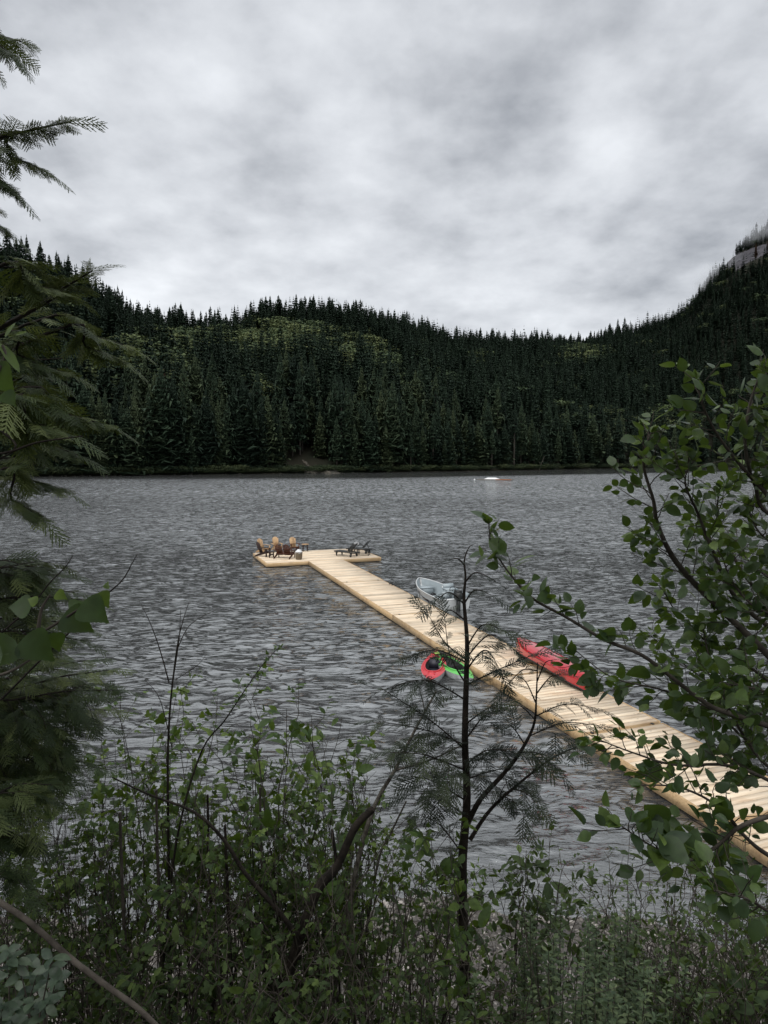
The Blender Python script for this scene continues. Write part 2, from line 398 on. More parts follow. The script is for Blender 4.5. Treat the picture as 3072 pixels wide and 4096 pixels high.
def rocky(px, s):          # openings without trees: shore outcrop, cliff near the summit
    x, D, z = terr(px, s)
    a = (px > 1135) & (px < 1345) & (s < .022)
    v = (z - CAMZ) / D
    py = 2048 - FPX * np.tan(np.arctan(v) + TH)
    b = ((px - 2965) / 120.) ** 2 + ((py - 1040 + (px - 2965) * .4) / 42.) ** 2 < 1
    return a | b
def isdec(px, s, x, D, r):  # broadleaf patches on the slope
    z = terr(px, s)[2]; py = 2048 - FPX * np.tan(np.arctan((z + 12 - CAMZ) / D) + TH)
    k = np.zeros_like(px)
    for cx, cy, rx, ry, a in [(1120, 1395, 300, 66, 1.0), (800, 1390, 200, 62, .95), (560, 1480, 260, 110, .6), (1480, 1450, 150, 50, .95), (900, 1370, 90, 40, .6), (1130, 1330, 60, 30, .6), (950, 1560, 120, 60, .3),
                              (800, 1850, 60, 22, .8), (2320, 1420, 90, 40, .4), (2300, 1640, 120, 50, .3), (2780, 1720, 160, 110, .35), (1650, 1560, 60, 40, .3)]:
        k = np.maximum(k, a * np.exp(-(((px - cx) / rx) ** 2 + ((py - cy) / ry) ** 2) ** 2))
    return r.random(len(px)) < k + .03
r = np.random.default_rng(5)
# jittered sampling of the slope, then sorted by how large each tree shows
pts = []
for _ in range(1):
    n = 90000
    px = r.uniform(-260, 3330, n); s = r.uniform(0, 1.06, n)
    Ds, Dr = g_(px, SH), g_(px, RD); D = Ds + s * (Dr - Ds)
    spacing = np.interp(D, [280, 500, 900, 1700], [6.4, 7.0, 7.8, 9.0])
    x = D * (px - 1536) / FPX
    cell = {}
    for i in r.permutation(n):
        c_ = spacing[i]; k = (int(x[i] // c_), int(D[i] // c_))
        if k in cell: continue
        ok = True
        for dx in (-1, 0, 1):
            for dy in (-1, 0, 1):
                j = cell.get((k[0] + dx, k[1] + dy))
                if j is not None and (x[i] - x[j]) ** 2 + (D[i] - D[j]) ** 2 < (c_ * .72) ** 2: ok = False
        if ok: cell[k] = i
    idx = np.array(sorted(cell.values()))
px, s = px[idx], s[idx]
# a dense front row along the water
fp = np.arange(-200, 3300, 17.) + r.uniform(-6, 6, len(np.arange(-200, 3300, 17.)))
px = np.concatenate([px, fp]); s = np.concatenate([s, r.uniform(.003, .014, len(fp))])
# the ridge line
fp = np.concatenate([np.arange(-250, 1700, 11.), np.arange(1700, 3300, 8.)]); px = np.concatenate([px, fp]); s = np.concatenate([s, r.uniform(.975, 1.01, len(fp))])
keep = ~rocky(px, s); px, s = px[keep], s[keep]
x, D, z = terr(px, s)
hh = treeh(px) * r.lognormal(-.12, .24, len(px)) * np.where((s > .96) & (px < 2400), np.where(r.random(len(px)) < .2, 1.12, .92), 1.0) * np.interp(s, [0, .03, .08], [.78, .95, 1.])
hh = np.clip(hh, 10, 47)
dec = isdec(px, s, x, D, r) & (s < .95) & (s > .04)
hh = np.where(dec, hh * .56, hh)
show = hh / D * np.exp(-s * 9) * ((px > -20) & (px < 3092)); show[dec] = 0
order = np.argsort(-show); ind = set(order[:300].tolist())
print('forest trees', len(px), 'decid', dec.sum())
# 300 individual trees of the front rows
protos = []
for k in range(5):
    V, F, T = HI[k]; mb = MB(); mb.add(V * 36, F, T)
    crown = mb.build('crown', M['hemlock']); trk = trunk_arr(36, .42).build('trunk', M['farbark'])
    protos.append((crown, trk))
used = [False] * 5
KIND = ['bushy', 'slim', 'broad skirted', 'bare stemmed narrow', 'thin half bare']
ZONE = [(150, 'behind the big left cedar'), (420, 'right of the big left cedar'), (760, 'left part of far shore'), (1120, 'just left of the rock outcrop'), (1360, 'above the rock outcrop'), (1680, 'above the dock platform'), (1880, 'left of the far raft'), (2120, 'behind the far raft'), (2480, 'right of the far raft'), (2760, 'behind the alder'), (9999, 'right end of far shore')]
ORD = 'leftmost second third fourth fifth sixth seventh eighth ninth tenth eleventh twelfth thirteenth fourteenth fifteenth sixteenth seventeenth eighteenth nineteenth twentieth'.split()
kinds = {i: int(r.choice(5, p=[.34, .24, .27, .10, .05])) for i in order[:300]}
clss = {}
for i in sorted(order[:300], key=lambda q_: px[q_]):
    zn = next(w_ for lim, w_ in ZONE if px[i] < lim); clss.setdefault((kinds[i], 'front' if s[i] < .02 else 'second', zn), []).append(i)
tlab = {}
for (k, row_, zn), l_ in clss.items():
    for n_, i in enumerate(l_):
        tlab[i] = f'{KIND[k]} conifer in the {row_} row, {zn}' if len(l_) == 1 else f'{ORD[min(n_, 19)]} {KIND[k]} conifer' + (' from the left' if n_ else '') + f', {row_} row, {zn}'
used = [False] * 5
zcol = []
for i in order[:300]:
    k = kinds[i]; c0, t0 = protos[k]
    root = thing('conifer_tree', tlab[i], 'tree', (x[i], D[i], z[i]), r.uniform(0, 6.28), 'conifers lining the far shore')
    sc_ = hh[i] / 36; wsc = sc_ * r.uniform(1.1, 1.6); root.scale = (wsc, wsc, sc_)
    if used[k]: c1, t1 = c0.copy(), t0.copy(); link(c1); link(t1)
    else: c1, t1 = c0, t0; used[k] = True
    c1.parent = root; t1.parent = root
for k in range(5):
    if not used[k]:
        for o in protos[k]: bpy.data.objects.remove(o)
rest = np.array([i for i in range(len(px)) if i not in ind])
forest = MB(); trunks = MB(); broad = MB()
TT = trunk_arr(36, .36); TV = np.concatenate(TT.v) / 36; TF = np.concatenate(TT.f4)
def place(bank_, T_, sel, tone_base, wmul=1.0):
    a = r.uniform(0, 6.28, len(sel)); h = hh[sel]; wd = h * r.uniform(1.0, 1.55, len(sel)) * wmul
    Mx = np.zeros((len(sel), 3, 3)); Mx[:, 0, 0] = np.cos(a) * wd; Mx[:, 0, 1] = -np.sin(a) * wd; Mx[:, 1, 0] = np.sin(a) * wd; Mx[:, 1, 1] = np.cos(a) * wd; Mx[:, 2, 2] = h
    Tn = np.stack([x[sel], D[sel], z[sel]], -1)
    bank_.stamp(T_[0], T_[1], Mx, Tn, tone_base)
    return Mx, Tn
cf = rest[~dec[rest]]
ridge = cf[(s[cf] > .93) & (px[cf] < 2500)]
other = np.setdiff1d(cf, ridge)
kk = r.integers(0, 5, len(ridge))
for k in range(5):
    Mx, Tn = place(forest, HI[k], ridge[kk == k], r.uniform(0, 1, (kk == k).sum())); trunks.stamp(TV, TF, Mx, Tn)
lod = np.where(D[other] < 800, 0, 1)
kk = r.integers(0, 4, len(other))
big = nz2(x[other], D[other], .02) * .22 + .45
for k in range(4):
    q = (kk == k) & (lod == 0); place(forest, MID[k], other[q], np.clip(big[q] + r.normal(0, .28, q.sum()), 0, 1))
for k in range(3):
    q = (kk % 3 == k) & (lod == 1); place(forest, LO[k] if k else MID[0], other[q], np.clip(big[q] + r.normal(0, .28, q.sum()), 0, 1), .95)
dd = rest[dec[rest]]; kk = r.integers(0, 3, len(dd))
for k in range(3): place(broad, DEC[k], dd[kk == k], r.uniform(0, 1, (kk == k).sum()), 1.25)
tag(forest.build('conifer_forest', M['hemlock']), 'dense dark conifer forest covering the hills behind the front rows', 'forest', kind='stuff')
tag(trunks.build('ridge_trunks', M['farbark']), 'bare lower trunks of the conifers along the ridge line', 'tree trunks', kind='stuff')
tag(broad.build('broadleaf_woods', M['farleaf']), 'lighter green broadleaf woods in patches halfway up the hill', 'forest', kind='stuff')
print('forest faces', sum(len(f) for f in forest.f3), sum(len(f) for f in broad.f4))

# bushes hanging over the far waterline
sb = MB(); bpx = np.concatenate([r.uniform(-150, 3250, 620)]); bx_, bD, bz = terr(bpx, r.uniform(0, .003, len(bpx))); bh = r.uniform(2.5, 7, len(bpx))
bm = np.zeros((len(bpx), 3, 3)); bm[:, 0, 0] = bh * 1.5; bm[:, 1, 1] = bh * 1.5; bm[:, 2, 2] = bh
kk = r.integers(0, 3, len(bpx))
for k in range(3): q = kk == k; sb.stamp(DEC[k][0] - [0, 0, .35], DEC[k][1], bm[q], np.stack([bx_, bD - 1.5, bz * 0 + .2], -1)[q], r.uniform(0, 1, q.sum()))
tag(sb.build('shore_bushes', M['shorebush']), 'dark bushes overhanging the waterline of the far shore', 'bushes', kind='stuff')
# single trees that stand out
def solo(name, label, px_, s_, h, mat, k, tm=None):
    xx, DD, z_ = (float(q) for q in terr(px_, s_))
    o = thing(name, label, 'tree', (xx, DD, z_), px_)
    V, F, T = k; mb = MB(); mb.add(V * h, F, T); mb.build('crown', mat, o)
    trunk_arr(h, h * .012).build('trunk', tm or M['farbark'], o)
solo('dead_conifer', 'rust brown dying conifer halfway down the left slope', 668, .13, 30, M['deadneedle'], HI[1])
solo('dead_conifer', 'reddish dying conifer high on the right mountainside', 2985, .62, 30, M['deadneedle'], HI[0])
solo('dead_conifer', 'brownish thin conifer just right of the red dying one on the mountainside', 3030, .60, 28, M['deadneedle'], HI[3])
# white leaning snags on the far shore
for px_, lab in [(2155, 'bare white leaning snag on the far shore right of the moored speedboat')]:
    xx, DD, z_ = (float(q) for q in terr(px_, .0)); o = thing('snag', lab, 'dead tree', (xx, DD - 1, .2))
    mb = MB(); mb.tube([(0, 0, 0), (1.2, 0, 4), (3.2, 0, 9)], [.22, .16, .05], 5); mb.build('trunk', M['palebark'], o)
    mb = MB(); mb.tube([(.8, 0, 2.8), (-.4, 0, 5.5)], [.1, .03], 4); mb.tube([(1.6, 0, 4.8), (2.9, .2, 5.8)], [.08, .02], 4); mb.build('limb', M['palebark'], o)
# bare rock face near the summit on the right
cpx, cs = np.meshgrid(np.linspace(2835, 3095, 60), np.linspace(.70, 1.0, 60)); cx_, cD, cz_ = terr(cpx, cs)
cpy = 2048 - FPX * np.tan(np.arctan((cz_ - CAMZ) / cD) + TH); el = ((cpx - 2965) / 118.) ** 2 + ((cpy - 1042 + (cpx - 2965) * .4) / 40.) ** 2
rc = np.random.default_rng(77); hgt_ = np.clip(1.15 - el, -1, .6) * 11 + 4 * nz2(cx_, cz_, .05) + rc.normal(0, 1.6, cx_.shape) + 3 * nz2(cx_, cz_, .16)
mb = MB(); mb.grid(np.stack([cx_, cD - hgt_ * .5, cz_ + hgt_ * .5], -1)); tag(mb.build('cliff', M['cliff']), 'dark bare rock face near the top of the right mountain', 'cliff')
# rock outcrop at the water's edge
def rockmesh(w_, h_, d_, seed, n=26):
    rr = np.random.default_rng(seed); U, W = np.meshgrid(np.linspace(-1, 1, n * 2), np.linspace(0, 1, n))
    prof = np.clip(1 - np.abs(U) ** 2.4, 0, 1) * (.75 + .25 * np.sin(U * 5 + seed))
    jag = rr.normal(0, 1, U.shape)
    Xg = U * w_ / 2 + jag * w_ * .006; Yg = W * d_ + jag * .25 - .15 * h_ * nz2(U * 9, W * 5, 1.); Zg = prof * h_ * W ** .8 + rr.normal(0, 1, U.shape) * .25 + .2 * h_ * prof * nz2(U * 12, W * 7, 1.) - .3
    return np.stack([Xg, Yg, Zg], -1)
xx, DD, z_ = (float(q) for q in terr(1240, 0)); mb = MB(); mb.grid(rockmesh(29, 6.5, 14, 3)); o = mb.build('rock_outcrop', M['rock']); o.location = (xx, DD - 2, 0)
tag(o, 'bare tan rock outcrop at the foot of the forest across the lake', 'rock')
mb = MB()
for px_ in np.arange(-60, 3200, 7.):
    xx, DD, z_ = (float(q) for q in terr(px_, 0.0))
    if random.Random(int(px_)).random() < .3:
        L = random.Random(px_).uniform(.6, 3.5); mb.box((xx, DD - 1.2, .12), (L, .5, random.Random(px_ + 1).uniform(.12, .5)))
tag(mb.build('shore_debris', M['log']), 'pale driftwood and stones strewn along the far waterline', 'driftwood', kind='stuff')

# ------------------------------------------------------------------ lake
def shore_y(x_): return 10.1 + .35 * np.sin(x_ * .7 + 1) + .18 * np.sin(x_ * 2.1) - .02 * np.clip(x_ - 4, 0, 99) ** 1.2 * 6
ys = 6 * (1.0042 ** np.arange(1160)); ys = ys[ys < 780]
az_ = np.concatenate([np.linspace(-2.2, -.72, 60)[:-1], np.linspace(-.72, .72, 560), np.linspace(.72, 2.2, 60)[1:]])
YY, AA = np.meshgrid(ys, az_, indexing='ij'); XX = AA * YY
rw = np.random.default_rng(3); Zw = np.zeros_like(YY)
sp = np.maximum(YY * .0042, YY * .0026) * 1.0
for k in range(46):
    lam = math.exp(rw.uniform(math.log(.28), math.log(2.4))); kv = 2 * PI / lam; an = rw.normal(R(97), R(26)); ph = rw.uniform(0, 6.28)
    amp = .0048 * lam ** 1.0 * rw.uniform(.5, 1.2)
    fade = np.clip((lam / sp - 3) / 4, 0, 1)
    arg = kv * (XX * math.cos(an) + YY * math.sin(an)) + ph + .8 * nz2(XX, YY, .9 / lam * .8)
    sn = np.sin(arg); Zw += amp * fade * (1 - np.abs(sn)) * 2 if k % 3 == 0 else amp * fade * sn * .8
Zw *= (.75 + .35 * nz2(XX, YY, .11)) * np.interp(YY, [9.5, 13], [.45, 1.])
Zw -= Zw.mean()
mwat, t = newmat('lake_water')
co = t.n('ShaderNodeNewGeometry').outputs['Position']
dist = t.n('ShaderNodeSeparateXYZ', {0: co}).outputs[1]
v1 = t.vm('MULTIPLY', co, (.75, 1.7, 1))
b1 = t.noise(v1, 6.5, 3, .6, .4)
b2 = t.noise(t.vm('MULTIPLY', co, (.55, 1.5, 1)), 1.7, 4, .6, .6)
b3 = t.noise(t.vm('MULTIPLY', co, (.35, 1.2, 1)), .35, 4, .6, .3)
patch = t.rng(t.noise(t.vm('MULTIPLY', co, (.5, 2.0, 1)), .022, 4, .6, .6), .38, .62, .75, 1.2)
far = t.rng(dist, 18, 70)
cr1 = t.noise(t.vm('MULTIPLY', t.vm('ADD', co, t.vm('MULTIPLY', t.n('ShaderNodeTexNoise', {'Vector': co, 'Scale': .25}).outputs[1], (1.5, 1.5, 0))), (.42, 1.35, 1)), 1.15, 3, .55, .7)
cr2 = t.noise(t.vm('MULTIPLY', co, (.5, 1.5, 1)), 3.1, 3, .55, .5)
def ridge(n_, p_): return t.m('POWER', t.m('SUBTRACT', 1., t.m('ABSOLUTE', t.m('MULTIPLY', t.m('SUBTRACT', n_, .5), 3.2)), clamp=True), p_)
rdg = t.m('ADD', t.m('MULTIPLY', ridge(cr1, 3.), .016), t.m('MULTIPLY', ridge(cr2, 2.5), .012))
b1 = t.m('ADD', b1, t.m('MULTIPLY', rdg, 33.))
hgt = t.m('ADD', t.m('MULTIPLY', b1, .015), t.m('MULTIPLY', b2, t.m('MULTIPLY', far, .10)))
hgt = t.m('ADD', hgt, t.m('MULTIPLY', b3, t.m('MULTIPLY', t.rng(dist, 50, 200), .3)))
xpos = t.m('MAXIMUM', t.n('ShaderNodeSeparateXYZ', {0: co}).outputs[0], 0.0)
calm = t.rng(t.m('ADD', t.m('SUBTRACT', dist, t.m('MULTIPLY', xpos, .7)), t.m('MULTIPLY', t.noise(t.vm('MULTIPLY', co, (.25, 1, 1)), .02, 3), 50.)), 262, 292, 1, .06)   # lee of the far shore
hgt = t.m('MULTIPLY', t.m('MULTIPLY', hgt, patch), calm)
bmp = t.n('ShaderNodeBump', {'Height': hgt, 'Strength': 1.0, 'Distance': 1.0})
# slopes of the ripples taken straight from noise, so that far water still sparkles
def slope(scl, st, det, rough, amp):
    nc = t.n('ShaderNodeTexNoise', {'Vector': t.vm('MULTIPLY', co, st), 'Scale': scl, 'Detail': det, 'Roughness': rough, 'Distortion': .4}).outputs[1]
    sv = t.vm('MULTIPLY', t.vm('SUBTRACT', nc, (.5, .5, .5)), (.45, 1, 0))
    k = t.n('ShaderNodeCombineXYZ', {0: amp, 1: amp, 2: 0.}).outputs[0]
    return t.vm('MULTIPLY', sv, k)
cp_ = t.m('MULTIPLY', calm, patch)
k1 = t.m('MULTIPLY', t.rng(dist, 14, 40), t.m('MULTIPLY', cp_, .5))
k2 = t.m('MULTIPLY', t.rng(dist, 40, 90), t.m('MULTIPLY', cp_, .9))
k3 = t.m('MULTIPLY', t.rng(dist, 80, 150), t.m('MULTIPLY', cp_, 1.2))
sl = t.vm('ADD', t.vm('ADD', slope(1.1, (.8, .8, 1), 2, .6, k1), slope(1.9, (.7, .55, 1), 2, .7, k2)), slope(2.2, (.6, .26, 1), 2, .7, k3))
# at a low angle mostly the wave faces turned to the near shore are seen
lean = t.m('MULTIPLY', t.m('MULTIPLY', t.rng(dist, 12, 80, -.02, -.18), calm), 1.)
# thin crest lines: the back of each small wave turns from the sky to the dark hills
wv = t.vm('ADD', co, t.vm('MULTIPLY', t.n('ShaderNodeTexNoise', {'Vector': co, 'Scale': .5, 'Detail': 2.}).outputs[1], (1.2, 1.2, 0)))
def lines(st, p_, det=3): return t.m('POWER', t.m('SUBTRACT', 1., t.m('ABSOLUTE', t.m('MULTIPLY', t.m('SUBTRACT', t.noise(t.vm('MULTIPLY', wv, st), 1., det, .6, .6), .5), 6.5)), clamp=True), p_)
LA = t.m('MULTIPLY', lines((.85, 3.2, 1), 4., 2), t.m('MULTIPLY', t.rng(dist, 10, 16), t.rng(dist, 60, 35)))
LB_ = t.m('MULTIPLY', lines((1.0, 2.2, 1), 3.5, 2), t.m('MULTIPLY', t.rng(dist, 30, 50), t.rng(dist, 140, 90)))
LC = t.m('MULTIPLY', lines((1.0, .95, 1), 3.5), t.m('MULTIPLY', t.rng(dist, 80, 120), calm))
crest = t.m('MULTIPLY', t.m('ADD', t.m('ADD', t.m('MULTIPLY', LA, .85), t.m('MULTIPLY', LB_, .6)), t.m('MULTIPLY', LC, .24)), patch)
nrm = t.vm('NORMALIZE', t.vm('ADD', t.vm('ADD', bmp.outputs[0], sl), t.n('ShaderNodeCombineXYZ', {0: 0., 1: t.m('ADD', lean, crest), 2: 0.}).outputs[0]))
fres = t.n('ShaderNodeFresnel', {'IOR': 5.5, 'Normal': nrm})
gl = t.n('ShaderNodeBsdfGlossy', {'Color': (.98, 1, .985, 1), 'Roughness': .07, 'Normal': nrm})
body = t.n('ShaderNodeBsdfDiffuse', {'Color': (.058, .059, .060, 1)})
trn = t.n('ShaderNodeBsdfTransparent', {'Color': (.80, .82, .80, 1)})
op = t.rng(t.m('SUBTRACT', dist, 10.0), .1, 6.0, .25, 1.)
inner = t.n('ShaderNodeMixShader', {0: op, 1: trn.outputs[0], 2: body.outputs[0]})
mixw = t.n('ShaderNodeMixShader', {0: t.m('MULTIPLY', fres.outputs[0], t.rng(dist, 10, 24, .5, 1.)), 1: inner.outputs[0], 2: gl.outputs[0]})
t.t.links.new(mixw.outputs[0], t.n('ShaderNodeOutputMaterial').inputs[0])
mb = MB(); mb.grid(np.stack([XX, YY, Zw], -1)); tag(mb.build('lake_water', mwat, smooth=True), kind='structure')

# ------------------------------------------------------------------ near ground: bank, beach and lake bed
BY = [-14, -2, 0, 1, 3, 5, 7, 8.5, 10.1, 12, 16, 40]; BZ = [7.5, 5.7, 5.45, 5.1, 3.6, 2.0, .85, .38, 0.0, -.35, -1.2, -3]
def bank(x_, y_):
    x_ = np.asarray(x_, float); y_ = np.asarray(y_, float)
    yy = y_ + (10.1 - shore_y(x_)) * np.clip((y_ - 3) / 5, 0, 1)
    return np.interp(yy, BY, BZ) + .06 * nz2(x_, y_, 1.7) * (y_ < 9.4) + .012 * nz2(x_, y_, 6)
gx, gy = np.meshgrid(np.linspace(-30, 30, 300), np.concatenate([np.linspace(-14, 14, 200), np.linspace(14.5, 42, 14)]))
mgd, t = newmat('bank_ground')
co = t.n('ShaderNodeTexCoord').outputs['Object']; ysep = t.n('ShaderNodeSeparateXYZ', {0: co}).outputs[1]
vo = t.n('ShaderNodeTexVoronoi', {'Vector': co, 'Scale': 11.}); vb = t.n('ShaderNodeTexVoronoi', {'Vector': co, 'Scale': 26.})
st = t.mix(t.rng(vo.outputs[0], .1, .7), t.mix(vo.outputs[1], (.08, .073, .062), (.20, .18, .16)), (.02, .018, .015))
st = t.mix(.35, st, t.mix(vb.outputs[1], (.08, .07, .06), (.2, .18, .16)))
soil = t.mix(t.rng(t.noise(co, 3, 6, .65), .4, .6), (.020, .016, .010), (.045, .040, .022))
c = t.mix(t.rng(t.m('ADD', ysep, t.m('MULTIPLY', t.noise(co, 1.3, 4), 1.6)), 7.2, 8.0), soil, st)
p = t.n('ShaderNodeBsdfPrincipled', {'Base Color': c, 'Roughness': .8, 'Specular IOR Level': .3})
b = t.n('ShaderNodeBump', {'Height': t.rng(vo.outputs[0], 0, .6, 1, 0), 'Strength': .7, 'Distance': .03}); t.t.links.new(b.outputs[0], p.inputs['Normal'])
t.t.links.new(p.outputs[0], t.n('ShaderNodeOutputMaterial').inputs[0])
mb = MB(); mb.grid(np.stack([gx, gy, bank(gx, gy)], -1)); tag(mb.build('ground', mgd, smooth=True), kind='structure')
# pebbles: small rounded stones on the beach
def pebble(seed, n=1):
    rr = np.random.default_rng(seed); V = []
    ph = (1 + 5 ** .5) / 2
    for a, b_ in ((-1, ph), (1, ph), (-1, -ph), (1, -ph)): V += [(a, b_, 0), (0, a, b_), (b_, 0, a)]
    V = unit(np.array(V)); from itertools import combinations
    F = []
    for i, j, k in combinations(range(12), 3):
        if max(np.linalg.norm(V[i] - V[j]), np.linalg.norm(V[j] - V[k]), np.linalg.norm(V[i] - V[k])) < 1.2:
            nn = np.cross(V[j] - V[i], V[k] - V[i]); F.append([i, j, k] if nn @ V[i] > 0 else [i, k, j])
    return V * rr.uniform(.75, 1.15, (12, 1)), np.array(F)
mpb, t = newmat('pebble_stone'); a = t.n('ShaderNodeAttribute', attribute_name='tone').outputs['Fac']
rp = t.n('ShaderNodeValToRGB', {0: a}); rp.color_ramp.elements[0].color = (.035, .033, .03, 1); rp.color_ramp.elements[1].color = (.34, .31, .28, 1); k_ = rp.color_ramp.elements.new(.6); k_.color = (.11, .10, .088, 1)
p = t.n('ShaderNodeBsdfPrincipled', {'Base Color': rp.outputs[0], 'Roughness': .7}); t.t.links.new(p.outputs[0], t.n('ShaderNodeOutputMaterial').inputs[0])
mb = MB(); rr = np.random.default_rng(9)
for k in range(5):
    n = 2600; X_ = rr.uniform(-9, 9, n); Y_ = shore_y(X_) - rr.uniform(-.5, 3.2, n) ** 1.0
    sz = rr.lognormal(math.log(.022), .5, n); TVp, TFp = pebble(k)
    Mx = np.zeros((n, 3, 3)); an = rr.uniform(0, 6.28, n); Mx[:, 0, 0] = np.cos(an) * sz * 1.3; Mx[:, 0, 1] = -np.sin(an) * sz; Mx[:, 1, 0] = np.sin(an) * sz * 1.3; Mx[:, 1, 1] = np.cos(an) * sz; Mx[:, 2, 2] = sz * .65
    mb.stamp(TVp, TFp, Mx, np.stack([X_, Y_, bank(X_, Y_) + sz * .2], -1), rr.uniform(0, 1, n))
tag(mb.build('pebbles', mpb, smooth=True), 'grey and tan pebbles covering the narrow beach', 'pebbles', kind='stuff')
# ------------------------------------------------------------------ dock
DECK = .28; DROT = R(19.1); DX, DY = -5.07, 45.28
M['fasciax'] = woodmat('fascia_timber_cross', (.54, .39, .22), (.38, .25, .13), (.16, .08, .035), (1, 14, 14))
dock = thing('wooden_dock', 'new pale timber T-shaped floating dock reaching out into the lake', 'dock', (DX, DY, 0), DROT)
rd = np.random.default_rng(12)
def deck_section(name, x0, x1, y0, y1, rot=0., pitch=.20, gap=.028):
    sec = MB(); n = max(1, round((y1 - y0 - .09) / pitch)); p = (y1 - y0 - .09) / n
    for k in range(n):
        yc = y0 + .045 + (k + .5) * p
        tl = rd.normal(0, .0015, 2); zz_ = DECK - .02 + tl[0]
        sec.box(((x0 + x1) / 2, yc, zz_), (x1 - x0 - .09, p - gap * rd.uniform(.7, 1.4), .04), tone=float(np.clip(rd.normal(.55, .24), 0, 1)))
    o = sec.build(name, M['deck'], dock); o.rotation_euler[2] = rot
    fa = MB()
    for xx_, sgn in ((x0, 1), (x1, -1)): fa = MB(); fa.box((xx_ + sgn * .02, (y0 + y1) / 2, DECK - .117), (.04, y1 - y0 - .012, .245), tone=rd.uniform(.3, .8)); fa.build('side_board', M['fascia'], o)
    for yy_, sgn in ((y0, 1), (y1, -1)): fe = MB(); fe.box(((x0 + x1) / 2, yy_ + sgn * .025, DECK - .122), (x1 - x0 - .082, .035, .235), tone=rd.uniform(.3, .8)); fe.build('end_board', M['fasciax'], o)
    fl = MB(); fl.box(((x0 + x1) / 2, (y0 + y1) / 2, -.02), (x1 - x0 - .35, y1 - y0 - .5, .3)); fl.build('float', M['blackplastic'], o)
    return o
deck_section('platform_deck', -2.8, 5.2, .012, 5.3, R(1.2), .21)
prev = 0.
for ycam in (37.4, 29.5, 20.9, 16.5, 12.34, 8.0):
    ln = (DY - ycam) / math.cos(DROT)
    deck_section('walkway_deck', 0, 2.44, -ln + .02, -prev, R(rd.normal(0, .12)))
    prev = ln + (.03 if ycam != 16.5 else .07)
# dark hinge hardware and mooring cleats
def on_dock(x_, y_):     # dock coordinates to world
    c_, s_ = math.cos(DROT), math.sin(DROT); return DX + c_ * x_ - s_ * y_, DY + s_ * x_ + c_ * y_
for yy_ in (-8.3, -16.7, -26.0, -30.5):
    for xh in (.3, 2.14): mb = MB(); mb.box((xh, yy_, DECK + .006), (.07, .10, .01)); mb.build('hinge_plate', M['blackrubber'], dock)
mb = MB(); mb.box((2.3, -13.6, DECK + .02), (.09, .2, .035)); mb.tube([(2.3, -13.75, DECK + .07), (2.3, -13.45, DECK + .07)], .025, 6); mb.build('cleat', M['blackrubber'], dock)
mb = MB(); mb.tube(smooth_path([(2.32, -10.1, DECK + .02), (2.5, -9.9, DECK + .03), (2.43, -9.6, DECK + .05), (2.3, -9.75, DECK + .02)], 12), .03, 5); mb.build('cleat', M['blackrubber'], dock)

# ------------------------------------------------------------------ furniture
def rotx(a): c_, s_ = math.cos(a), math.sin(a); return np.array([[1, 0, 0], [0, c_, -s_], [0, s_, c_]])
def roty(a): c_, s_ = math.cos(a), math.sin(a); return np.array([[c_, 0, s_], [0, 1, 0], [-s_, 0, c_]])
def rotz(a): c_, s_ = math.cos(a), math.sin(a); return np.array([[c_, -s_, 0], [s_, c_, 0], [0, 0, 1]])
def adirondack(label, loc, rz, mat, armmat=None, double=False, name='adirondack_chair'):
    o = thing(name, label, 'chair' if not double else 'bench', (*loc, DECK), rz, 'lounge chairs round the dock platform')
    am = armmat or mat; W = .52 if not double else 1.12; hw = W / 2
    mb = MB()
    for k in range(6):
        f = k / 5; mb.box((0, -.28 + f * .44, .385 - f * .13), (W, .07, .022), rotx(R(-16)), tone=rd.random())
    mb.build('seat', mat, o)
    for bc in ([0] if not double else [-.285, .285]):
        mb = MB(); nb_ = 6 if not double else 5; bw = (.46 if not double else .52)
        for k in range(nb_):
            u = (k + .5) / nb_ * 2 - 1; ln = .88 - .17 * abs(u) ** 2.2 * (1 if not double else 1.2); fan = u * .08
            a = np.array([bc + u * (bw / 2 - .06), .17, .22]); d = np.array([fan, .40, .86]); d /= np.linalg.norm(d)
            b_ = a + d * ln; mb.bar(a, b_, .078, .020, tone=rd.random(), side=(0, .9, -.42))
        for h_ in (.12, .5):
            c_ = np.array([bc, .17, .22]) + np.array([0, .40, .86]) / .95 * h_ + np.array([0, .03, -.01]); mb.bar(c_ - [bw / 2, 0, 0], c_ + [bw / 2, 0, 0], .03, .07)
        mb.build('backrest', mat, o)
    for sx in (-1, 1):
        mb = MB(); mb.box((sx * (hw + .06), -.02, .56), (.125, .78, .022)); mb.box((sx * (hw + .03), -.30, .50), (.03, .10, .1)); mb.build('arm', am, o)
        mb = MB(); mb.box((sx * (hw + .02), -.32, .275), (.03, .11, .55)); mb.build('leg', am, o)
        mb = MB(); mb.prism([(sx * (hw - .012), -.36, .40), (sx * (hw - .012), -.36, .27), (sx * (hw - .012), .52, 0), (sx * (hw - .012), .68, 0), (sx * (hw - .012), .5, .14), (sx * (hw - .012), .1, .30)], (.024 * sx, 0, 0)); mb.build('rear_leg', am, o)
    mb = MB(); mb.box((0, .30, .53), (W + .16, .05, .025)); mb.build('back_rail', am, o)
    mb = MB(); mb.box((0, -.345, .34), (W, .022, .10)); mb.build('front_rail', am, o)
    return o
adirondack('dark brown armchair at the far left of the platform facing right', (-8.42, 47.55), R(72), M['darkwood'])
adirondack('pale slatted armchair behind the dark one at the left of the platform', (-8.75, 49.35), R(48), M['chairwood'])
adirondack('pale wooden armchair half hidden behind the red brown double seat', (-7.95, 50.35), R(24), M['chairwood'])
adirondack('pale wooden armchair with dark arms next to the small tall table', (-6.65, 50.15), R(22), M['chairwood'], M['redwood'])
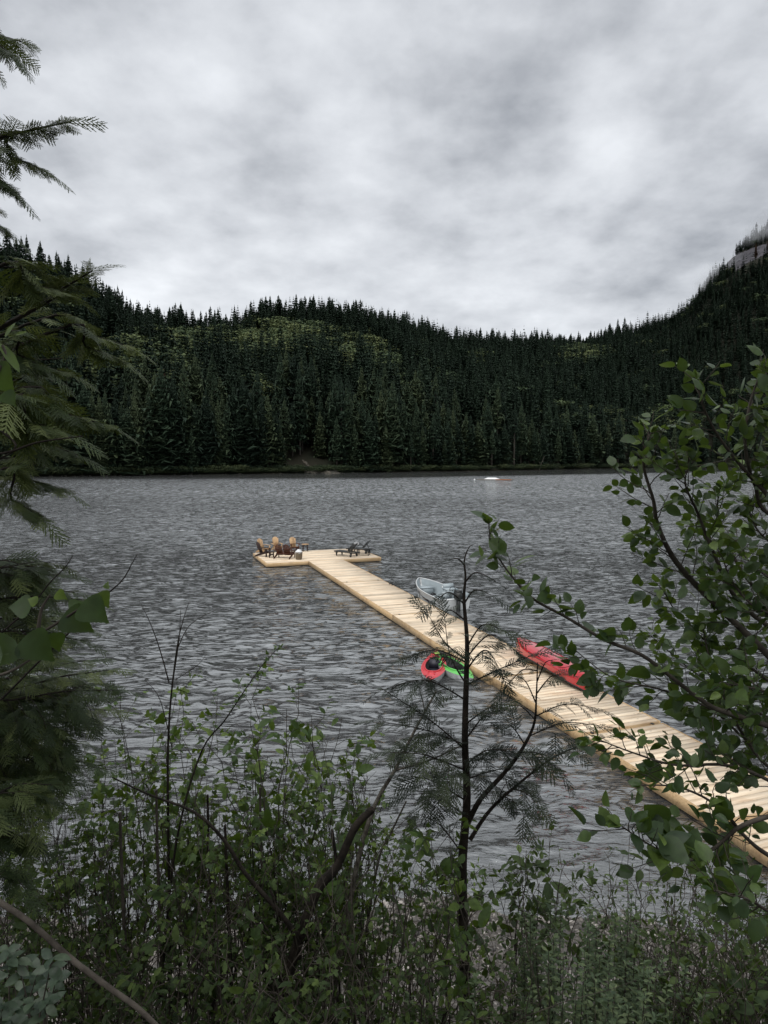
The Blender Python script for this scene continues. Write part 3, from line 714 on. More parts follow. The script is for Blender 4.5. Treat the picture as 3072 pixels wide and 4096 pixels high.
adirondack('red brown double seat with two rounded backs turned to the shore', (-6.86, 46.85), R(166), M['redwood'], None, True, 'double_bench')
def round_table(label, loc, rad, h, mt, ml, ring=.5):
    o = thing('side_table', label, 'table', (*loc, DECK), .3, 'small tables on the dock platform')
    mb = MB(); mb.lathe([(.001, h), (rad, h), (rad, h - .03), (.001, h - .03)], 20); mb.build('tabletop', mt, o)
    for k in range(4):
        a = k * PI / 2 + PI / 4; mb = MB(); mb.box((math.cos(a) * rad * .82, math.sin(a) * rad * .82, (h - .03) / 2), (.04, .04, h - .03)); mb.build('leg', ml, o)
    mb = MB(); e_ = rad * .82 * .707
    for sx in (-1, 1): mb.box((0, sx * e_, h * ring), (2 * e_, .022, .05)); mb.box((sx * e_, 0, h * ring), (.022, 2 * e_, .05))
    mb.build('stretcher', ml, o)
round_table('low dark round table in front of the dark brown armchair', (-7.8, 46.95), .24, .42, M['darkwood'], M['darkwood'], .55)
round_table('slim table with pale round top and dark legs right of the armchairs', (-5.84, 50.25), .27, .54, M['chairwood'], M['darkwood'], .93)
o = thing('basket', 'grey brown basket with crumpled white lining at the platform edge', 'basket', (-5.8, 46.1, DECK), R(15))
mb = MB(); mb.lathe([(.20, 0), (.235, .15), (.25, .35), (.255, .53), (.235, .53), (.23, .30), (.19, .03), (.001, .03)], 20); mb.build('basket_body', M['wicker'], o)
mb = MB(); n_ = 24; an = np.arange(n_) * 2 * PI / n_; rad_ = np.linspace(.262, .05, 5)
G_ = np.array([[(rr_ * math.cos(a), rr_ * math.sin(a), .50 + .05 * k + .03 * math.sin(a * 5 + k) + (.0 if k else -.02)) for a in np.append(an, an[0])] for k, rr_ in enumerate(rad_)])
mb.grid(G_); mb.build('lining', M['white'], o, smooth=True)
def lounger(label, loc, rz, back_a=48):
    o = thing('sun_lounger', label, 'sun lounger', (*loc, DECK), rz, 'black sun loungers on the dock platform')
    # local: foot at -x, wheels and raised back towards +x
    m_ = M['blackplastic']
    mb = MB()
    for sy in (-1, 1): mb.box((0, sy * .29, .31), (1.88, .045, .07))
    for sx in (-1, 1): mb.box((sx * .925, 0, .31), (.05, .625, .072))
    mb.build('frame', m_, o)
    mb = MB()
    for k in range(15): mb.box((-.86 + k * .073, 0, .345), (.058, .53, .016))
    mb.build('slatted_seat', m_, o)
    ba = R(back_a); piv = np.array([.24, 0, .35]); d = np.array([math.cos(ba), 0, math.sin(ba)]); mb = MB()
    for k in range(8): mb.bar(piv + d * (.06 + k * .095) + [0, -.28, 0], piv + d * (.06 + k * .095) + [0, .28, 0], .058, .018, side=tuple(np.cross(d, [0, 1, 0])))
    for sy in (-1, 1): mb.bar(piv + [0, sy * .26, 0], piv + d * .78 + [0, sy * .26, 0], .035, .035)
    mb.bar(piv + d * .5 + [0, 0, 0], (.24 + .5, 0, .33), .03, .4 * .08)
    mb.build('backrest', m_, o)
    for sy in (-1, 1):
        mb = MB(); mb.prism([(-.80, sy * .29 - .02, .28), (-.60, sy * .29 - .02, .28), (-.66, sy * .29 - .02, .14), (-.67, sy * .29 - .02, 0), (-.74, sy * .29 - .02, 0), (-.74, sy * .29 - .02, .14)], (0, .04, 0)); mb.build('leg', m_, o)
        mb = MB(); mb.prism([(.52, sy * .29 - .02, .28), (.74, sy * .29 - .02, .28), (.66, sy * .29 - .02, .08), (.60, sy * .29 - .02, .08)], (0, .04, 0)); mb.build('leg', m_, o)
        wv = MB(); wv.lathe([(.001, -.02), (.085, -.02), (.095, 0), (.085, .02), (.001, .02)], 16); wo = wv.build('wheel', m_, o); wo.location = (.63, sy * .335, .095); wo.rotation_euler = (PI / 2, 0, 0)
    mb = MB(); mb.tube([(.63, -.33, .095), (.63, .33, .095)], .012, 6); mb.build('axle', m_, o)
lounger('black slatted sun lounger nearest the shore, its back half raised', (-2.62, 47.75), R(-38))
lounger('black sun lounger farther back behind the black table', (-1.78, 49.35), R(-20))
o = thing('low_table', 'black rectangular low table between the two sun loungers', 'table', (-1.45, 48.15, DECK), R(-14), 'small tables on the dock platform')
mb = MB(); mb.box((0, 0, .47), (.95, .55, .035)); mb.box((0, .0, .435), (.86, .47, .04)); mb.build('tabletop', M['blackplastic'], o)
for sx in (-1, 1):
    for sy in (-1, 1): mb = MB(); mb.box((sx * .40, sy * .21, .225), (.055, .055, .45)); mb.build('leg', M['blackplastic'], o)
o = thing('folding_stool', 'small black folding stool at the back edge behind the loungers', 'stool', (-2.05, 50.6, DECK), R(10))
mb = MB(); mb.box((0, 0, .46), (.42, .34, .03)); mb.build('seat', M['blackplastic'], o)
for sx in (-1, 1): mb = MB(); mb.bar((sx * .2, sx * .15, 0), (-sx * .16, sx * .15, .45), .04, .04); mb.build('leg', M['blackplastic'], o)
o = thing('wire_basket', 'white wire hoop basket standing on the small black stool', 'basket', (-2.05, 50.6, DECK + .476), .2)
mb = MB(); q = np.linspace(0, PI, 14)
mb.tube(np.stack([.19 * np.cos(q), 0 * q, .17 * np.sin(q)], -1), .012, 5); mb.build('hoop', M['white'], o)
mb = MB(); mb.tube(np.stack([.10 * np.cos(q) + .02, .08 * np.cos(q), .13 * np.sin(q)], -1), .012, 5); mb.build('hoop', M['white'], o)
mb = MB(); mb.lathe([(.19, 0.006), (.2, .02), (.19, .03), (.17, .012)], 18); mb.build('rim', M['white'], o)

# ------------------------------------------------------------------ boats
def loft(ts, sect, n):
    return np.array([[sect(t_, u) for u in np.linspace(0, 1, n)] for t_ in ts])
# aluminium skiff: local +y towards the bow, origin under the transom
sk = thing('motor_skiff', 'grey aluminium motor boat with open hull moored beside the dock', 'boat', (3.42, 31.75, 0), R(21))
SL = 3.85; sk.scale = (1.1, 1.1, 1.1)
def sk_b(t_): return (.66 + .10 * math.sin(min(t_, .6) / .6 * PI / 2)) * max(0., 1 - max(0, (t_ - .42) / .58) ** 2.4) ** .8
def sk_g(t_): return .46 + .36 * max(0, t_ - .1) ** 1.8
def sk_k(t_): return -.13 + .55 * max(0, (t_ - .66) / .34) ** 2.2
def sk_sec(t_, u, ins=0.):
    b_ = max(.012, sk_b(t_) - ins); g = sk_g(t_); k = sk_k(t_) + ins * 1.2
    side = -1 if u < .5 else 1; v = abs(u - .5) * 2          # v: 0 keel, 1 gunwale
    cz = k + (g - k) * .20; cb = b_ * .84
    if v < .45: x_ = cb * (v / .45) ** .9; z_ = k + (cz - k) * (v / .45) ** 1.5
    else: f_ = (v - .45) / .55; x_ = cb + (b_ - cb) * f_ ** .8; z_ = cz + (g - cz) * f_
    y_ = t_ * SL * (1 - .05 * (1 - v) * max(0, t_ - .5) * 2) - .02 * v
    return (side * x_, y_ + (z_ * .12 if t_ > .8 else 0) * (t_ - .8) * 5, z_)
ts = np.linspace(0, 1, 30)
mb = MB(); mb.grid(loft(ts, lambda a, b_: sk_sec(a, b_), 31)); hull = mb.build('hull', M['alu'], sk, smooth=False)
mb = MB(); mb.grid(loft(np.linspace(0.012, .985, 30), lambda a, b_: sk_sec(a, b_, .022), 31), flip=True); mb.build('hull_interior', M['aluin'], sk)
gp = [sk_sec(a, 0.) for a in np.linspace(0, 1, 30)]; gp2 = [sk_sec(a, 1.) for a in np.linspace(1, 0, 30)]
mb = MB(); mb.tube(np.array(gp + gp2[1:]), .026, 6); mb.build('gunwale', M['alu'], sk)
mb = MB()
for f0 in (.5, .62, .74):
    for sgn in (0, 1): mb.tube([sk_sec(a, .5 + (sgn - .5) * f0) for a in np.linspace(.02, .97, 24)], .010, 4, tone=.2)
mb.build('hull_rib', M['alu'], sk)
tp = [sk_sec(0, u) for u in np.linspace(0, 1, 21)]; tp = [(a, -.012, c_) for a, b_, c_ in tp]; mb = MB(); mb.prism(tp, (0, .045, 0)); mb.build('transom', M['alu'], sk)
mb = MB(); mb.box((0, .06, .47), (1.36, .16, .03)); mb.build('splash_board', M['alu'], sk)
for yc, wd_, h_, dp in ((.55, 1.30, .30, .36), (1.75, 1.38, .30, .32), (3.12, .74, .44, .42)):
    mb = MB(); mb.box((0, yc, h_), (wd_ * .94, dp, .03)); mb.box((0, yc, h_ - .16), (wd_ * .74, dp * .9, .28)); mb.build('bench_seat', M['aluin'], sk)
mb = MB(); mb.box((.32, 1.24, .34), (.52, .42, .62)); mb.box((.32, 1.28, .67), (.56, .48, .05)); mb.box((.32, 1.44, .78), (.5, .03, .2), rotx(R(-20))); cn = mb.build('console', M['aluin'], sk)
mb = MB(); mb.tube([(.32 + .15 * math.cos(q_), 1.0 + .05 * math.sin(q_), .66 + .14 * math.sin(q_)) for q_ in np.linspace(0, 2 * PI, 18)], .014, 5); mb.tube([(.32, 1.0, .66), (.32, 1.1, .62)], .02, 5); mb.bar((.18, 1.0, .66), (.46, 1.0, .66), .02, .012); mb.build('steering_wheel', M['blackplastic'], cn)
mb = MB(); mb.box((-.25, .62, .37), (.42, .36, .10)); mb.box((-.25, .45, .56), (.42, .09, .34), rotx(R(-10))); mb.build('swivel_seat', M['aluin'], sk)
mb = MB(); mb.box((-.30, 1.84, .34), (.30, .20, .05)); mb.tube([(-.4, 1.8, .36), (-.25, 1.9, .42), (-.1, 1.8, .36)], .02, 5); mb.build('black_gear', M['blackrubber'], sk)
mb = MB(); mb.box((.42, .30, .55), (.56, .42, .18), rotx(R(6))); mb.build('storage_box', M['aluin'], sk)
om = MB(); om.box((0, -.16, .66), (.26, .36, .30)); om.box((0, -.14, .84), (.22, .30, .07)); en = om.build('outboard_motor', M['blackplastic'], sk)
om = MB(); om.box((0, -.17, .22), (.10, .20, .60)); om.box((0, -.18, -.12), (.07, .34, .05)); om.lathe([(.001, -.34), (.05, -.30), (.06, -.12), (.001, -.02)], 10, (0, -.17, -.2)); om.build('motor_leg', M['blackplastic'], en)
mb = MB(); mb.box((.35, 2.02, .56), (.03, .22, .03)); mb.box((.35, 2.12, .58), (.03, .03, .14)); mb.build('oar_lock', M['white'], sk)
# lettering on the port bow
fc = bpy.data.curves.new('lettering', 'FONT'); fc.body = 'LUND'; fc.size = .27; fc.extrude = .002; fc.space_character = 1.1; fc.shear = .25
fo = link(bpy.data.objects.new('tmp_text', fc)); dg = bpy.context.evaluated_depsgraph_get(); dg.update()
me = bpy.data.meshes.new_from_object(fo.evaluated_get(dg)); bpy.data.objects.remove(fo)
lo = link(bpy.data.objects.new('lettering', me)); me.materials.clear(); me.materials.append(M['hulldark'])
# lay the letters on the port side: text x runs aft, y up the plank
def hullpt(y_, f_):
    t_ = y_ / SL; p_ = np.array(sk_sec(t_, .5 - .5 * (.45 + .55 * f_))); return p_
for v in me.vertices:
    y0_ = 3.05 - v.co.x; fz = .42 + v.co.y * 1.75; p_ = hullpt(y0_, fz); v.co = Vector((p_[0] - .012 - v.co.z, p_[1], p_[2]))
lo.parent = sk
mb = MB()   # dark decorative sweep aft of the lettering
for a0, a1, f0, f1, th_ in ((2.2, 1.35, .55, .32, .06), (2.05, 1.0, .40, .20, .04), (1.75, .9, .50, .30, .035), (2.55, 2.38, .34, .20, .09)):
    q0 = [hullpt(a0 + (a1 - a0) * q_, f0 + (f1 - f0) * q_) for q_ in np.linspace(0, 1, 8)]
    G_ = np.array([[p_ + [-.011, 0, th_ * math.sin(PI * (k + .4) / 8) * s_] for s_ in (-.5, .5)] for k, p_ in enumerate(q0)]); mb.grid(G_)
mb.build('hull_graphic', M['hulldark'], sk)
o = thing('mooring_rope', 'slack rope from the motor boat to the dock edge', 'rope', (0, 0, 0))
x0_, y0_ = on_dock(2.32, -13.6); mb = MB(); mb.tube(smooth_path([(x0_, y0_, DECK + .07), (2.5, 32.9, .2), (2.75, 33.0, .30), (2.86, 33.1, .50)], 14), .012, 5); mb.build('rope_line', M['rope'], o)

def kayak(label, loc, rz, mdeck, green=False):
    L = 3.3 if green else 3.5; B = .41
    o = thing('kayak', label, 'kayak', (loc[0], loc[1], 0), rz, 'kayaks floating beside the dock')
    def b_(s_): return max(.012, B * (1 - abs(s_) ** 1.9) ** 1.0)
    def dk(s_): return .235 + .10 * abs(s_) ** 2.2
    def kl(s_): return -.10 + .27 * abs(s_) ** 4
    S = np.linspace(-1, 1, 41)
    Gh = np.array([[(b_(s_) * math.copysign(abs(math.cos(a)) ** .55, math.cos(a)), s_ * L / 2 * (1 - .04 * math.sin(a)), (dk(s_) - .03) + (kl(s_) - dk(s_) + .03) * math.sin(a) ** .8) for a in np.linspace(0, PI, 17)] for s_ in S])
    mb = MB(); mb.grid(Gh); mb.build('hull', M['khull'], o, smooth=True)
    # deck with an oval cockpit opening
    cy_, ra, rb_ = .0, .84, .29
    U = np.linspace(-1, 1, 33); S2 = np.linspace(-1, 1, 81)
    V = np.array([[(b_(s_) * u * 1.015, s_ * L / 2, dk(s_) - .03 + .075 * (1 - u * u) * (1 - s_ ** 4)) for u in U] for s_ in S2])
    ins = ((V[..., 0] / rb_) ** 2 + ((V[..., 1] - cy_) / ra) ** 2) < 1
    # snap the rim
    nu = len(U); F = []
    for i in range(80):
        for j in range(nu - 1):
            if not (ins[i, j] and ins[i + 1, j] and ins[i, j + 1] and ins[i + 1, j + 1]): F.append([i * nu + j, i * nu + j + 1, (i + 1) * nu + j + 1, (i + 1) * nu + j])
    Vs = V.copy(); q_ = np.sqrt((Vs[..., 0] / rb_) ** 2 + ((Vs[..., 1] - cy_) / ra) ** 2)
    k_ = ins & (q_ > .5); Vs[..., 0] = np.where(k_, Vs[..., 0] / q_, Vs[..., 0]); Vs[..., 1] = np.where(k_, (Vs[..., 1] - cy_) / q_ + cy_, Vs[..., 1])
    mb = MB(); mb.add(Vs.reshape(-1, 3), F); mb.build('deck', mdeck, o, smooth=True)
    q = np.linspace(0, 2 * PI, 40); rim = np.stack([rb_ * np.cos(q) * 1.02, cy_ + ra * np.sin(q) * 1.02, .262 + .045 * (1 - np.abs(np.cos(q)))], -1)
    mb = MB(); mb.tube(rim, .026, 7); mb.build('coaming', mdeck, o, smooth=True)
    rim2 = np.stack([(rb_ + .075) * np.cos(q), cy_ + (ra + .09) * np.sin(q), .228 + .05 * (1 - np.abs(np.cos(q)))], -1)
    mb = MB(); mb.tube(rim2, .016, 6); mb.build('deck_ridge', mdeck, o, smooth=True)
    G_ = np.array([[(rb_ * math.cos(a) * r_, cy_ + ra * math.sin(a) * r_, .25 - .30 * (1 - r_ ** 3)) for a in q] for r_ in np.linspace(.02, 1, 8)])
    mb = MB(); mb.grid(G_); mb.build('cockpit_liner', M['blackrubber'], o, smooth=True)
    e_ = -1 if green else 1
    mb = MB(); mb.box((0, .05 * e_, .03), (.34, .36, .08)); mb.box((0, .30 * e_, .20), (.34, .06, .30), rotx(R(-18 * e_))); mb.build('seat', M['blackrubber'] if green else M['hulldark'], o)
    mb = MB(); mb.box((0, -1.02, .292), (.24, .26, .02)); mb.lathe([(.001, .318), (.09, .316), (.10, .30)], 14, (0, -1.02, 0)); mb.build('hatch', M['blackrubber'] if green else mdeck, o)
    for sg in (-1, 1):
        mb = MB(); e2 = dk(.97) + .03; mb.tube([(-.04, sg * L * .47, e2 - .01), (-.03, sg * L * .47, e2 + .04), (.03, sg * L * .47, e2 + .04), (.04, sg * L * .47, e2 - .01)], .010, 5); mb.build('carry_handle', M['blackrubber'], o)
    return o
k1_ = kayak('red kayak with pale hull, its bow pointing at the shore', (1.66, 22.30), R(172 - 180), M['kred'])
mb = MB(); mb.lathe([(.001, .13), (.12, .125), (.13, .09), (.001, .08)], 14, (.02, -.42, .02)); mb.build('lime_bag', M['klime'], k1_)
k2_ = kayak('green kayak with black cockpit tied against the dock', (2.30, 22.35), R(17), M['kgreen'], True)
mb = MB(); mb.box((-.12, 1.18, .325), (.20, .22, .025), rotz(.3)); mb.build('lime_patch', M['klime'], k2_)
mb = MB()
for k in range(4): mb.box((.10, 1.05 + k * .10, .318 + .006 * k), (.24, .045, .02), rotz(.5))
mb.build('dark_stripe', M['hulldark'], k2_)

# canoe, upside down on the deck
ca = thing('canoe', 'glossy red canoe lying upside down along the dock edge', 'canoe', (5.42, 21.62, DECK), R(16.2))
CL = 4.92
def ca_b(s_): return max(.010, .405 * (1 - abs(s_) ** 3.6) ** .85)
def ca_g(s_): return .02 + .18 * (1 - abs(s_) ** 2.6)            # sheer above the deck (inverted)
def ca_k(s_): return .535 - .10 * max(0., (abs(s_) - .86) / .14) ** 2.2 + .012 * (1 - s_ * s_)
S = np.concatenate([-np.linspace(1, .86, 10) ** 1., np.linspace(-.84, .84, 40), np.linspace(.86, 1, 10)])
def ca_pt(s_, a, ins=0.):
    bb = max(.004, ca_b(s_) - ins); kk_ = ca_k(s_) - ins; g = ca_g(s_); c_, sn_ = math.cos(a), math.sin(a)
    w_ = .62 + .25 * abs(s_) ** 2
    return (bb * math.copysign(abs(c_) ** .62 * (1 + .03 * math.sin(2 * a) ** 2), c_), s_ * (CL / 2 - ins) * (1 - .022 * (1 - sn_)), g + (kk_ - g) * abs(sn_) ** w_)
mb = MB(); mb.grid(np.array([[ca_pt(s_, a) for a in np.linspace(0, PI, 29)] for s_ in S]), flip=True); ch = mb.build('hull', M['canoe'], ca, smooth=True)
mb = MB(); mb.grid(np.array([[ca_pt(s_, a, .012) for a in np.linspace(0, PI, 21)] for s_ in S])); mb.build('hull_inside', M['canoein'], ca, smooth=True)
for sg in (0, PI): mb = MB(); mb.tube([ca_pt(s_, sg) for s_ in S], .020, 6); mb.build('gunwale', M['canoein'], ca)
for yy_, wd_ in ((-.8, .74), (.9, .72), (0, .84)): mb = MB(); mb.box((0, yy_, .215), (wd_, .06, .02)); mb.build('thwart', M['chairwood'], ca)
mb = MB(); q0 = [ca_pt(s_, PI - .30) for s_ in np.linspace(-.10, .18, 9)]; G_ = np.array([[np.array(p_) + [-.004, 0, d_] for d_ in (-.008, .008)] for p_ in q0]); mb.grid(G_); q0 = [ca_pt(s_, PI - .42) for s_ in np.linspace(.22, .36, 6)]; G_ = np.array([[np.array(p_) + [-.004, 0, d_] for d_ in (-.02, .02)] for p_ in q0]); mb.grid(G_); mb.build('faded_marking', M['hulldark'], ca)
for k, (px_, py_, an_) in enumerate([(2180, 2683, 24), (2196, 2690, 30)]):
    d = wray(px_, py_); g = d * ((DECK + .03 - CAMZ) / d[2]); o = thing('paddle', ['wooden paddle sticking out from under the canoe, the inner one', 'wooden paddle sticking out from under the canoe, the outer one'][k], 'paddle', (g[0] + .1, g[1] + .1 * k, DECK + .022), R(an_), 'paddles under the canoe')
    mb = MB(); mb.tube([(0, -.5, 0), (0, .75, 0)], .017, 6); mb.build('shaft', M['chairwood'], o)
    mb = MB(); mb.prism([(-.03, .75, -.006), (-.09, .95, -.006), (-.085, 1.2, -.006), (0, 1.27, -.006), (.085, 1.2, -.006), (.09, .95, -.006), (.03, .75, -.006)], (0, 0, .012)); mb.build('blade', M['chairwood'], o)

# far raft and buoy
o = thing('floating_raft', 'low raft far out on the lake carrying a white covered mound', 'raft', (37.6, 231, 0), R(-28))
mb = MB(); mb.box((0, 0, .12), (12.2, 3.2, .34)); mb.build('raft_deck', M['log'], o)
mb = MB(); mb.box((3.4, -1.62, .22), (5.4, .08, .30)); mb.build('orange_edge', M['rust'], o)
mb = MB(); X_ = np.linspace(-1, 1, 17); G_ = np.array([[(u * 2.5 - 1.2, v * 1.35, .3 + .5 * min(1, (1 - abs(u)) * 2.0) ** .8 * max(0, 1 - v ** 4) + .02) for v in np.linspace(-1, 1, 11)] for u in X_]); mb.grid(G_, flip=True); mb.build('white_cover', M['white'], o)
o = thing('mooring_buoy', 'small round white buoy left of the far raft', 'buoy', (30.7, 231.7, .1), 0)
mb = MB(); mb.lathe([(.001, -.26), (.18, -.18), (.26, 0), (.18, .2), (.05, .26), (.05, .34), (.001, .34)], 14); mb.build('float_ball', M['white'], o, smooth=True)
#@@PART3
# ------------------------------------------------------------------ foliage building blocks
def frond_template(seed, n=11, sub=3):
    r = np.random.default_rng(seed); V = []; F = []
    def strip(a, b, w0, w1):
        a = np.array(a); b = np.array(b); d = unit(b - a); s_ = np.array([-d[1], d[0], 0]); k = len(V)
        V.extend([a - s_ * w0 * 1.15, a + s_ * w0 * 1.15, b + s_ * w1 * 1.2, b - s_ * w1 * 1.2]); F.extend([[k, k + 1, k + 2], [k, k + 2, k + 3]])
    strip((0, 0, 0), (1, 0, 0), .016, .008)
    for i in range(n):
        f = .08 + .90 * i / n
        for sg in (-1, 1):
            ln = .44 * (1 - f) ** .6 * (.55 + .9 * min(f * 2.2, 1)) * r.uniform(.8, 1.15) + .04
            a = R(r.uniform(38, 52)); d = np.array([math.cos(a), sg * math.sin(a), 0]); p0 = np.array([f + (.04 if sg > 0 else 0), 0, 0]); p1 = p0 + d * ln; p1[2] = r.normal(0, .015)
            strip(p0, p1, .017, .009)
            for j in range(sub):
                g = (j + .8) / (sub + .6)
                for s2 in (-1, 1):
                    a2 = a * sg + s2 * R(40); q0 = p0 + (p1 - p0) * g; q1 = q0 + np.array([math.cos(a2), math.sin(a2), 0]) * ln * .34 * (1.1 - g)
                    k = len(V); d2 = unit(q1 - q0); sd_ = np.array([-d2[1], d2[0], 0]) * .019; V.extend([q0 - sd_, q0 + sd_, q1]); F.append([k, k + 1, k + 2])
    V = np.array(V, float)
    V[:, 2] += -.28 * V[:, 0] ** 2 - .25 * np.abs(V[:, 1]) ** 1.5
    return V, np.array(F)
FR = [frond_template(k, 8, 2) for k in (1, 2, 3)]
FRL = [frond_template(k, 8, 2) for k in (4, 5)]
def outline_leaf(half, fold=.12, curl=.18, fine=0):
    """leaf along +x: half = list of (x, y) of one margin, midrib on the x axis"""
    if fine: sp_ = smooth_path([(a, b, 0) for a, b in half], fine); half = [(float(a), float(max(0, b + (.012 if i % 2 else -.012) * (0 < i < fine - 1)))) for i, (a, b, _) in enumerate(sp_)]
    V = []; F = []
    xs = [h[0] for h in half]
    for x_, y_ in half: V.append((x_, y_, fold * y_ * 1.0 - curl * x_ * x_))
    for x_, y_ in half: V.append((x_, -y_, fold * y_ * 1.0 - curl * x_ * x_))
    m_ = len(half); mid = [max(0, min(1, x_)) for x_ in xs]
    for x_ in mid: V.append((x_, 0, -curl * x_ * x_))
    for i in range(m_ - 1):
        F += [[2 * m_ + i, 2 * m_ + i + 1, i + 1], [2 * m_ + i, i + 1, i], [m_ + i, m_ + i + 1, 2 * m_ + i + 1], [m_ + i, 2 * m_ + i + 1, 2 * m_ + i]]
    k = len(V); V += [(-.22, .008, .02), (-.22, -.008, .02), (.02, 0, 0)]; F.append([k, k + 1, k + 2])
    return np.array(V, float), np.array(F)
ALD = outline_leaf([(0, 0), (.06, .16), (.13, .20), (.17, .28), (.27, .28), (.32, .34), (.43, .32), (.49, .35), (.58, .29), (.65, .30), (.73, .21), (.81, .18), (.90, .07), (1, 0)])
ALD2 = outline_leaf([(0, 0), (.06, .14), (.18, .28), (.36, .34), (.56, .30), (.76, .18), (1, 0)], -.25, .30)
ALD3 = outline_leaf([(0, 0), (.08, .18), (.2, .31), (.38, .34), (.6, .30), (.8, .18), (1, 0)], .55, .05)
OVL = outline_leaf([(0, 0), (.1, .12), (.3, .22), (.5, .24), (.72, .18), (1, 0)], .2, .2)
NAR = outline_leaf([(0, 0), (.2, .12), (.5, .16), (.8, .10), (1, 0)], .2, .15)
POP = outline_leaf([(0, 0), (.03, .22), (.10, .40), (.2, .47), (.35, .44), (.52, .33), (.7, .19), (.85, .08), (1, 0)], .16, .22, 24)
def maple_t(seed):
    r = np.random.default_rng(seed); pts_ = []
    for a, rr_ in [(-150, .18), (-118, .42), (-95, .34), (-72, .62), (-50, .50), (-30, .48), (-18, .80), (0, 1.0), (18, .80), (30, .48), (50, .50), (72, .62), (95, .34), (118, .42), (150, .18)]:
        pts_.append((.30 + rr_ * .68 * math.cos(R(a)), rr_ * .72 * math.sin(R(a)), -.16 * rr_ + r.normal(0, .02)))
    V = [(.22, 0, .0)] + pts_; k = len(pts_); F = [[0, i, i + 1] for i in range(1, k)] + [[0, k, 1]]
    n0 = len(V); V += [(-.35, .01, .03), (-.35, -.01, .03), (.2, 0, 0)]; F.append([n0, n0 + 1, n0 + 2])
    return np.array(V, float), np.array(F)
MAP = [maple_t(1), maple_t(2)]
UP = np.array([0, 0, 1.])
class Leaves:
    """collects leaf placements; flushed template by template"""
    def __init__(s, temps): s.T = temps; s.p = []; s.d = []; s.n = []; s.s = []; s.t = []
    def put(s, p, d, n, size, tone): s.p.append(p); s.d.append(d); s.n.append(n); s.s.append(size); s.t.append(tone)
    def flush(s, mb, r):
        if not s.p: return
        P = np.array(s.p); Fm = frames(np.array(s.d), np.array(s.n)) * np.array(s.s)[:, None, None]; tn = np.clip(np.array(s.t), 0, 1)
        kk = r.integers(0, len(s.T), len(P))
        for k, (TV_, TF_) in enumerate(s.T):
            q = kk == k
            if q.any(): mb.stamp(TV_, TF_, Fm[q], P[q], tn[q])
def perp(d, r):
    v = np.cross(d, r.normal(0, 1, 3)); return v / (np.linalg.norm(v) + 1e-9)
def path_at(P, f):
    x_ = f * (len(P) - 1); i = min(int(x_), len(P) - 2); u = x_ - i
    return P[i] * (1 - u) + P[i + 1] * u, unit(P[i + 1] - P[i])
def bend(p0, d0, L, n, r, wob=.12, grav=0.):
    P = [np.array(p0, float)]; d = np.array(d0, float)
    for _ in range(n):
        d = unit(d + r.normal(0, wob, 3) + np.array([0, 0, grav])); P.append(P[-1] + d * L / n)
    return np.array(P)
def cedar_branch(wood, LV, pts_, r0, spread, r, f0=.08, step=.055, fr=.17, droop=-.06, both=True, n=16, rise=.0):
    """a flat drooping cedar bough: main axis, side twigs, fronds on both"""
    P = smooth_path(pts_, n); L = np.linalg.norm(np.diff(P, axis=0), axis=1).sum()
    wood.tube(P, np.linspace(r0, max(.0018, r0 * .18), len(P)), 5)
    m_ = max(3, int(L * (1 - f0) / step)); base_t = r.uniform(.2, .8)
    for k in range(m_):
        f = f0 + (1 - f0) * (k + .5) / m_; p, tg = path_at(P, f); sg = 1 if k % 2 else -1
        side = unit(np.cross(tg, UP + r.normal(0, .12, 3))) * sg
        ln = spread * (1 - f) ** .55 * (.5 + .5 * min(1, (f - f0) * 5 + .3)) * r.uniform(.65, 1.2)
        d = unit(tg * r.uniform(.7, 1.15) + side + UP * (r.normal(0, .12) + rise))
        nn = UP + r.normal(0, .30, 3)
        if ln > fr * 1.25:
            Q = bend(p, d, ln, 5, r, .07, droop); wood.tube(Q, np.linspace(max(.0025, r0 * .3), .0012, 6), 3, cap=False)
            nf = max(2, int(ln / (fr * .36)))
            for j in range(nf):
                g = .15 + .85 * (j + .5) / nf; q, tq = path_at(Q, g); s2 = unit(np.cross(tq, UP + r.normal(0, .15, 3))) * (1 if j % 2 else -1)
                LV.put(q, unit(tq * 1.0 + s2 * .85 + UP * r.normal(-.10, .14)), UP + r.normal(0, .3, 3), fr * r.uniform(.65, 1.2) * (1.1 - .3 * g), base_t + r.normal(0, .22))
            LV.put(Q[-1], unit(Q[-1] - Q[-2]), nn, fr * r.uniform(.8, 1.2), base_t + r.normal(.1, .2))
        else:
            LV.put(p, d, nn, max(.06, ln) * r.uniform(.9, 1.2), base_t + r.normal(0, .2))
    LV.put(P[-1], unit(P[-1] - P[-2]), UP + r.normal(0, .2, 3), fr * 1.1, base_t)
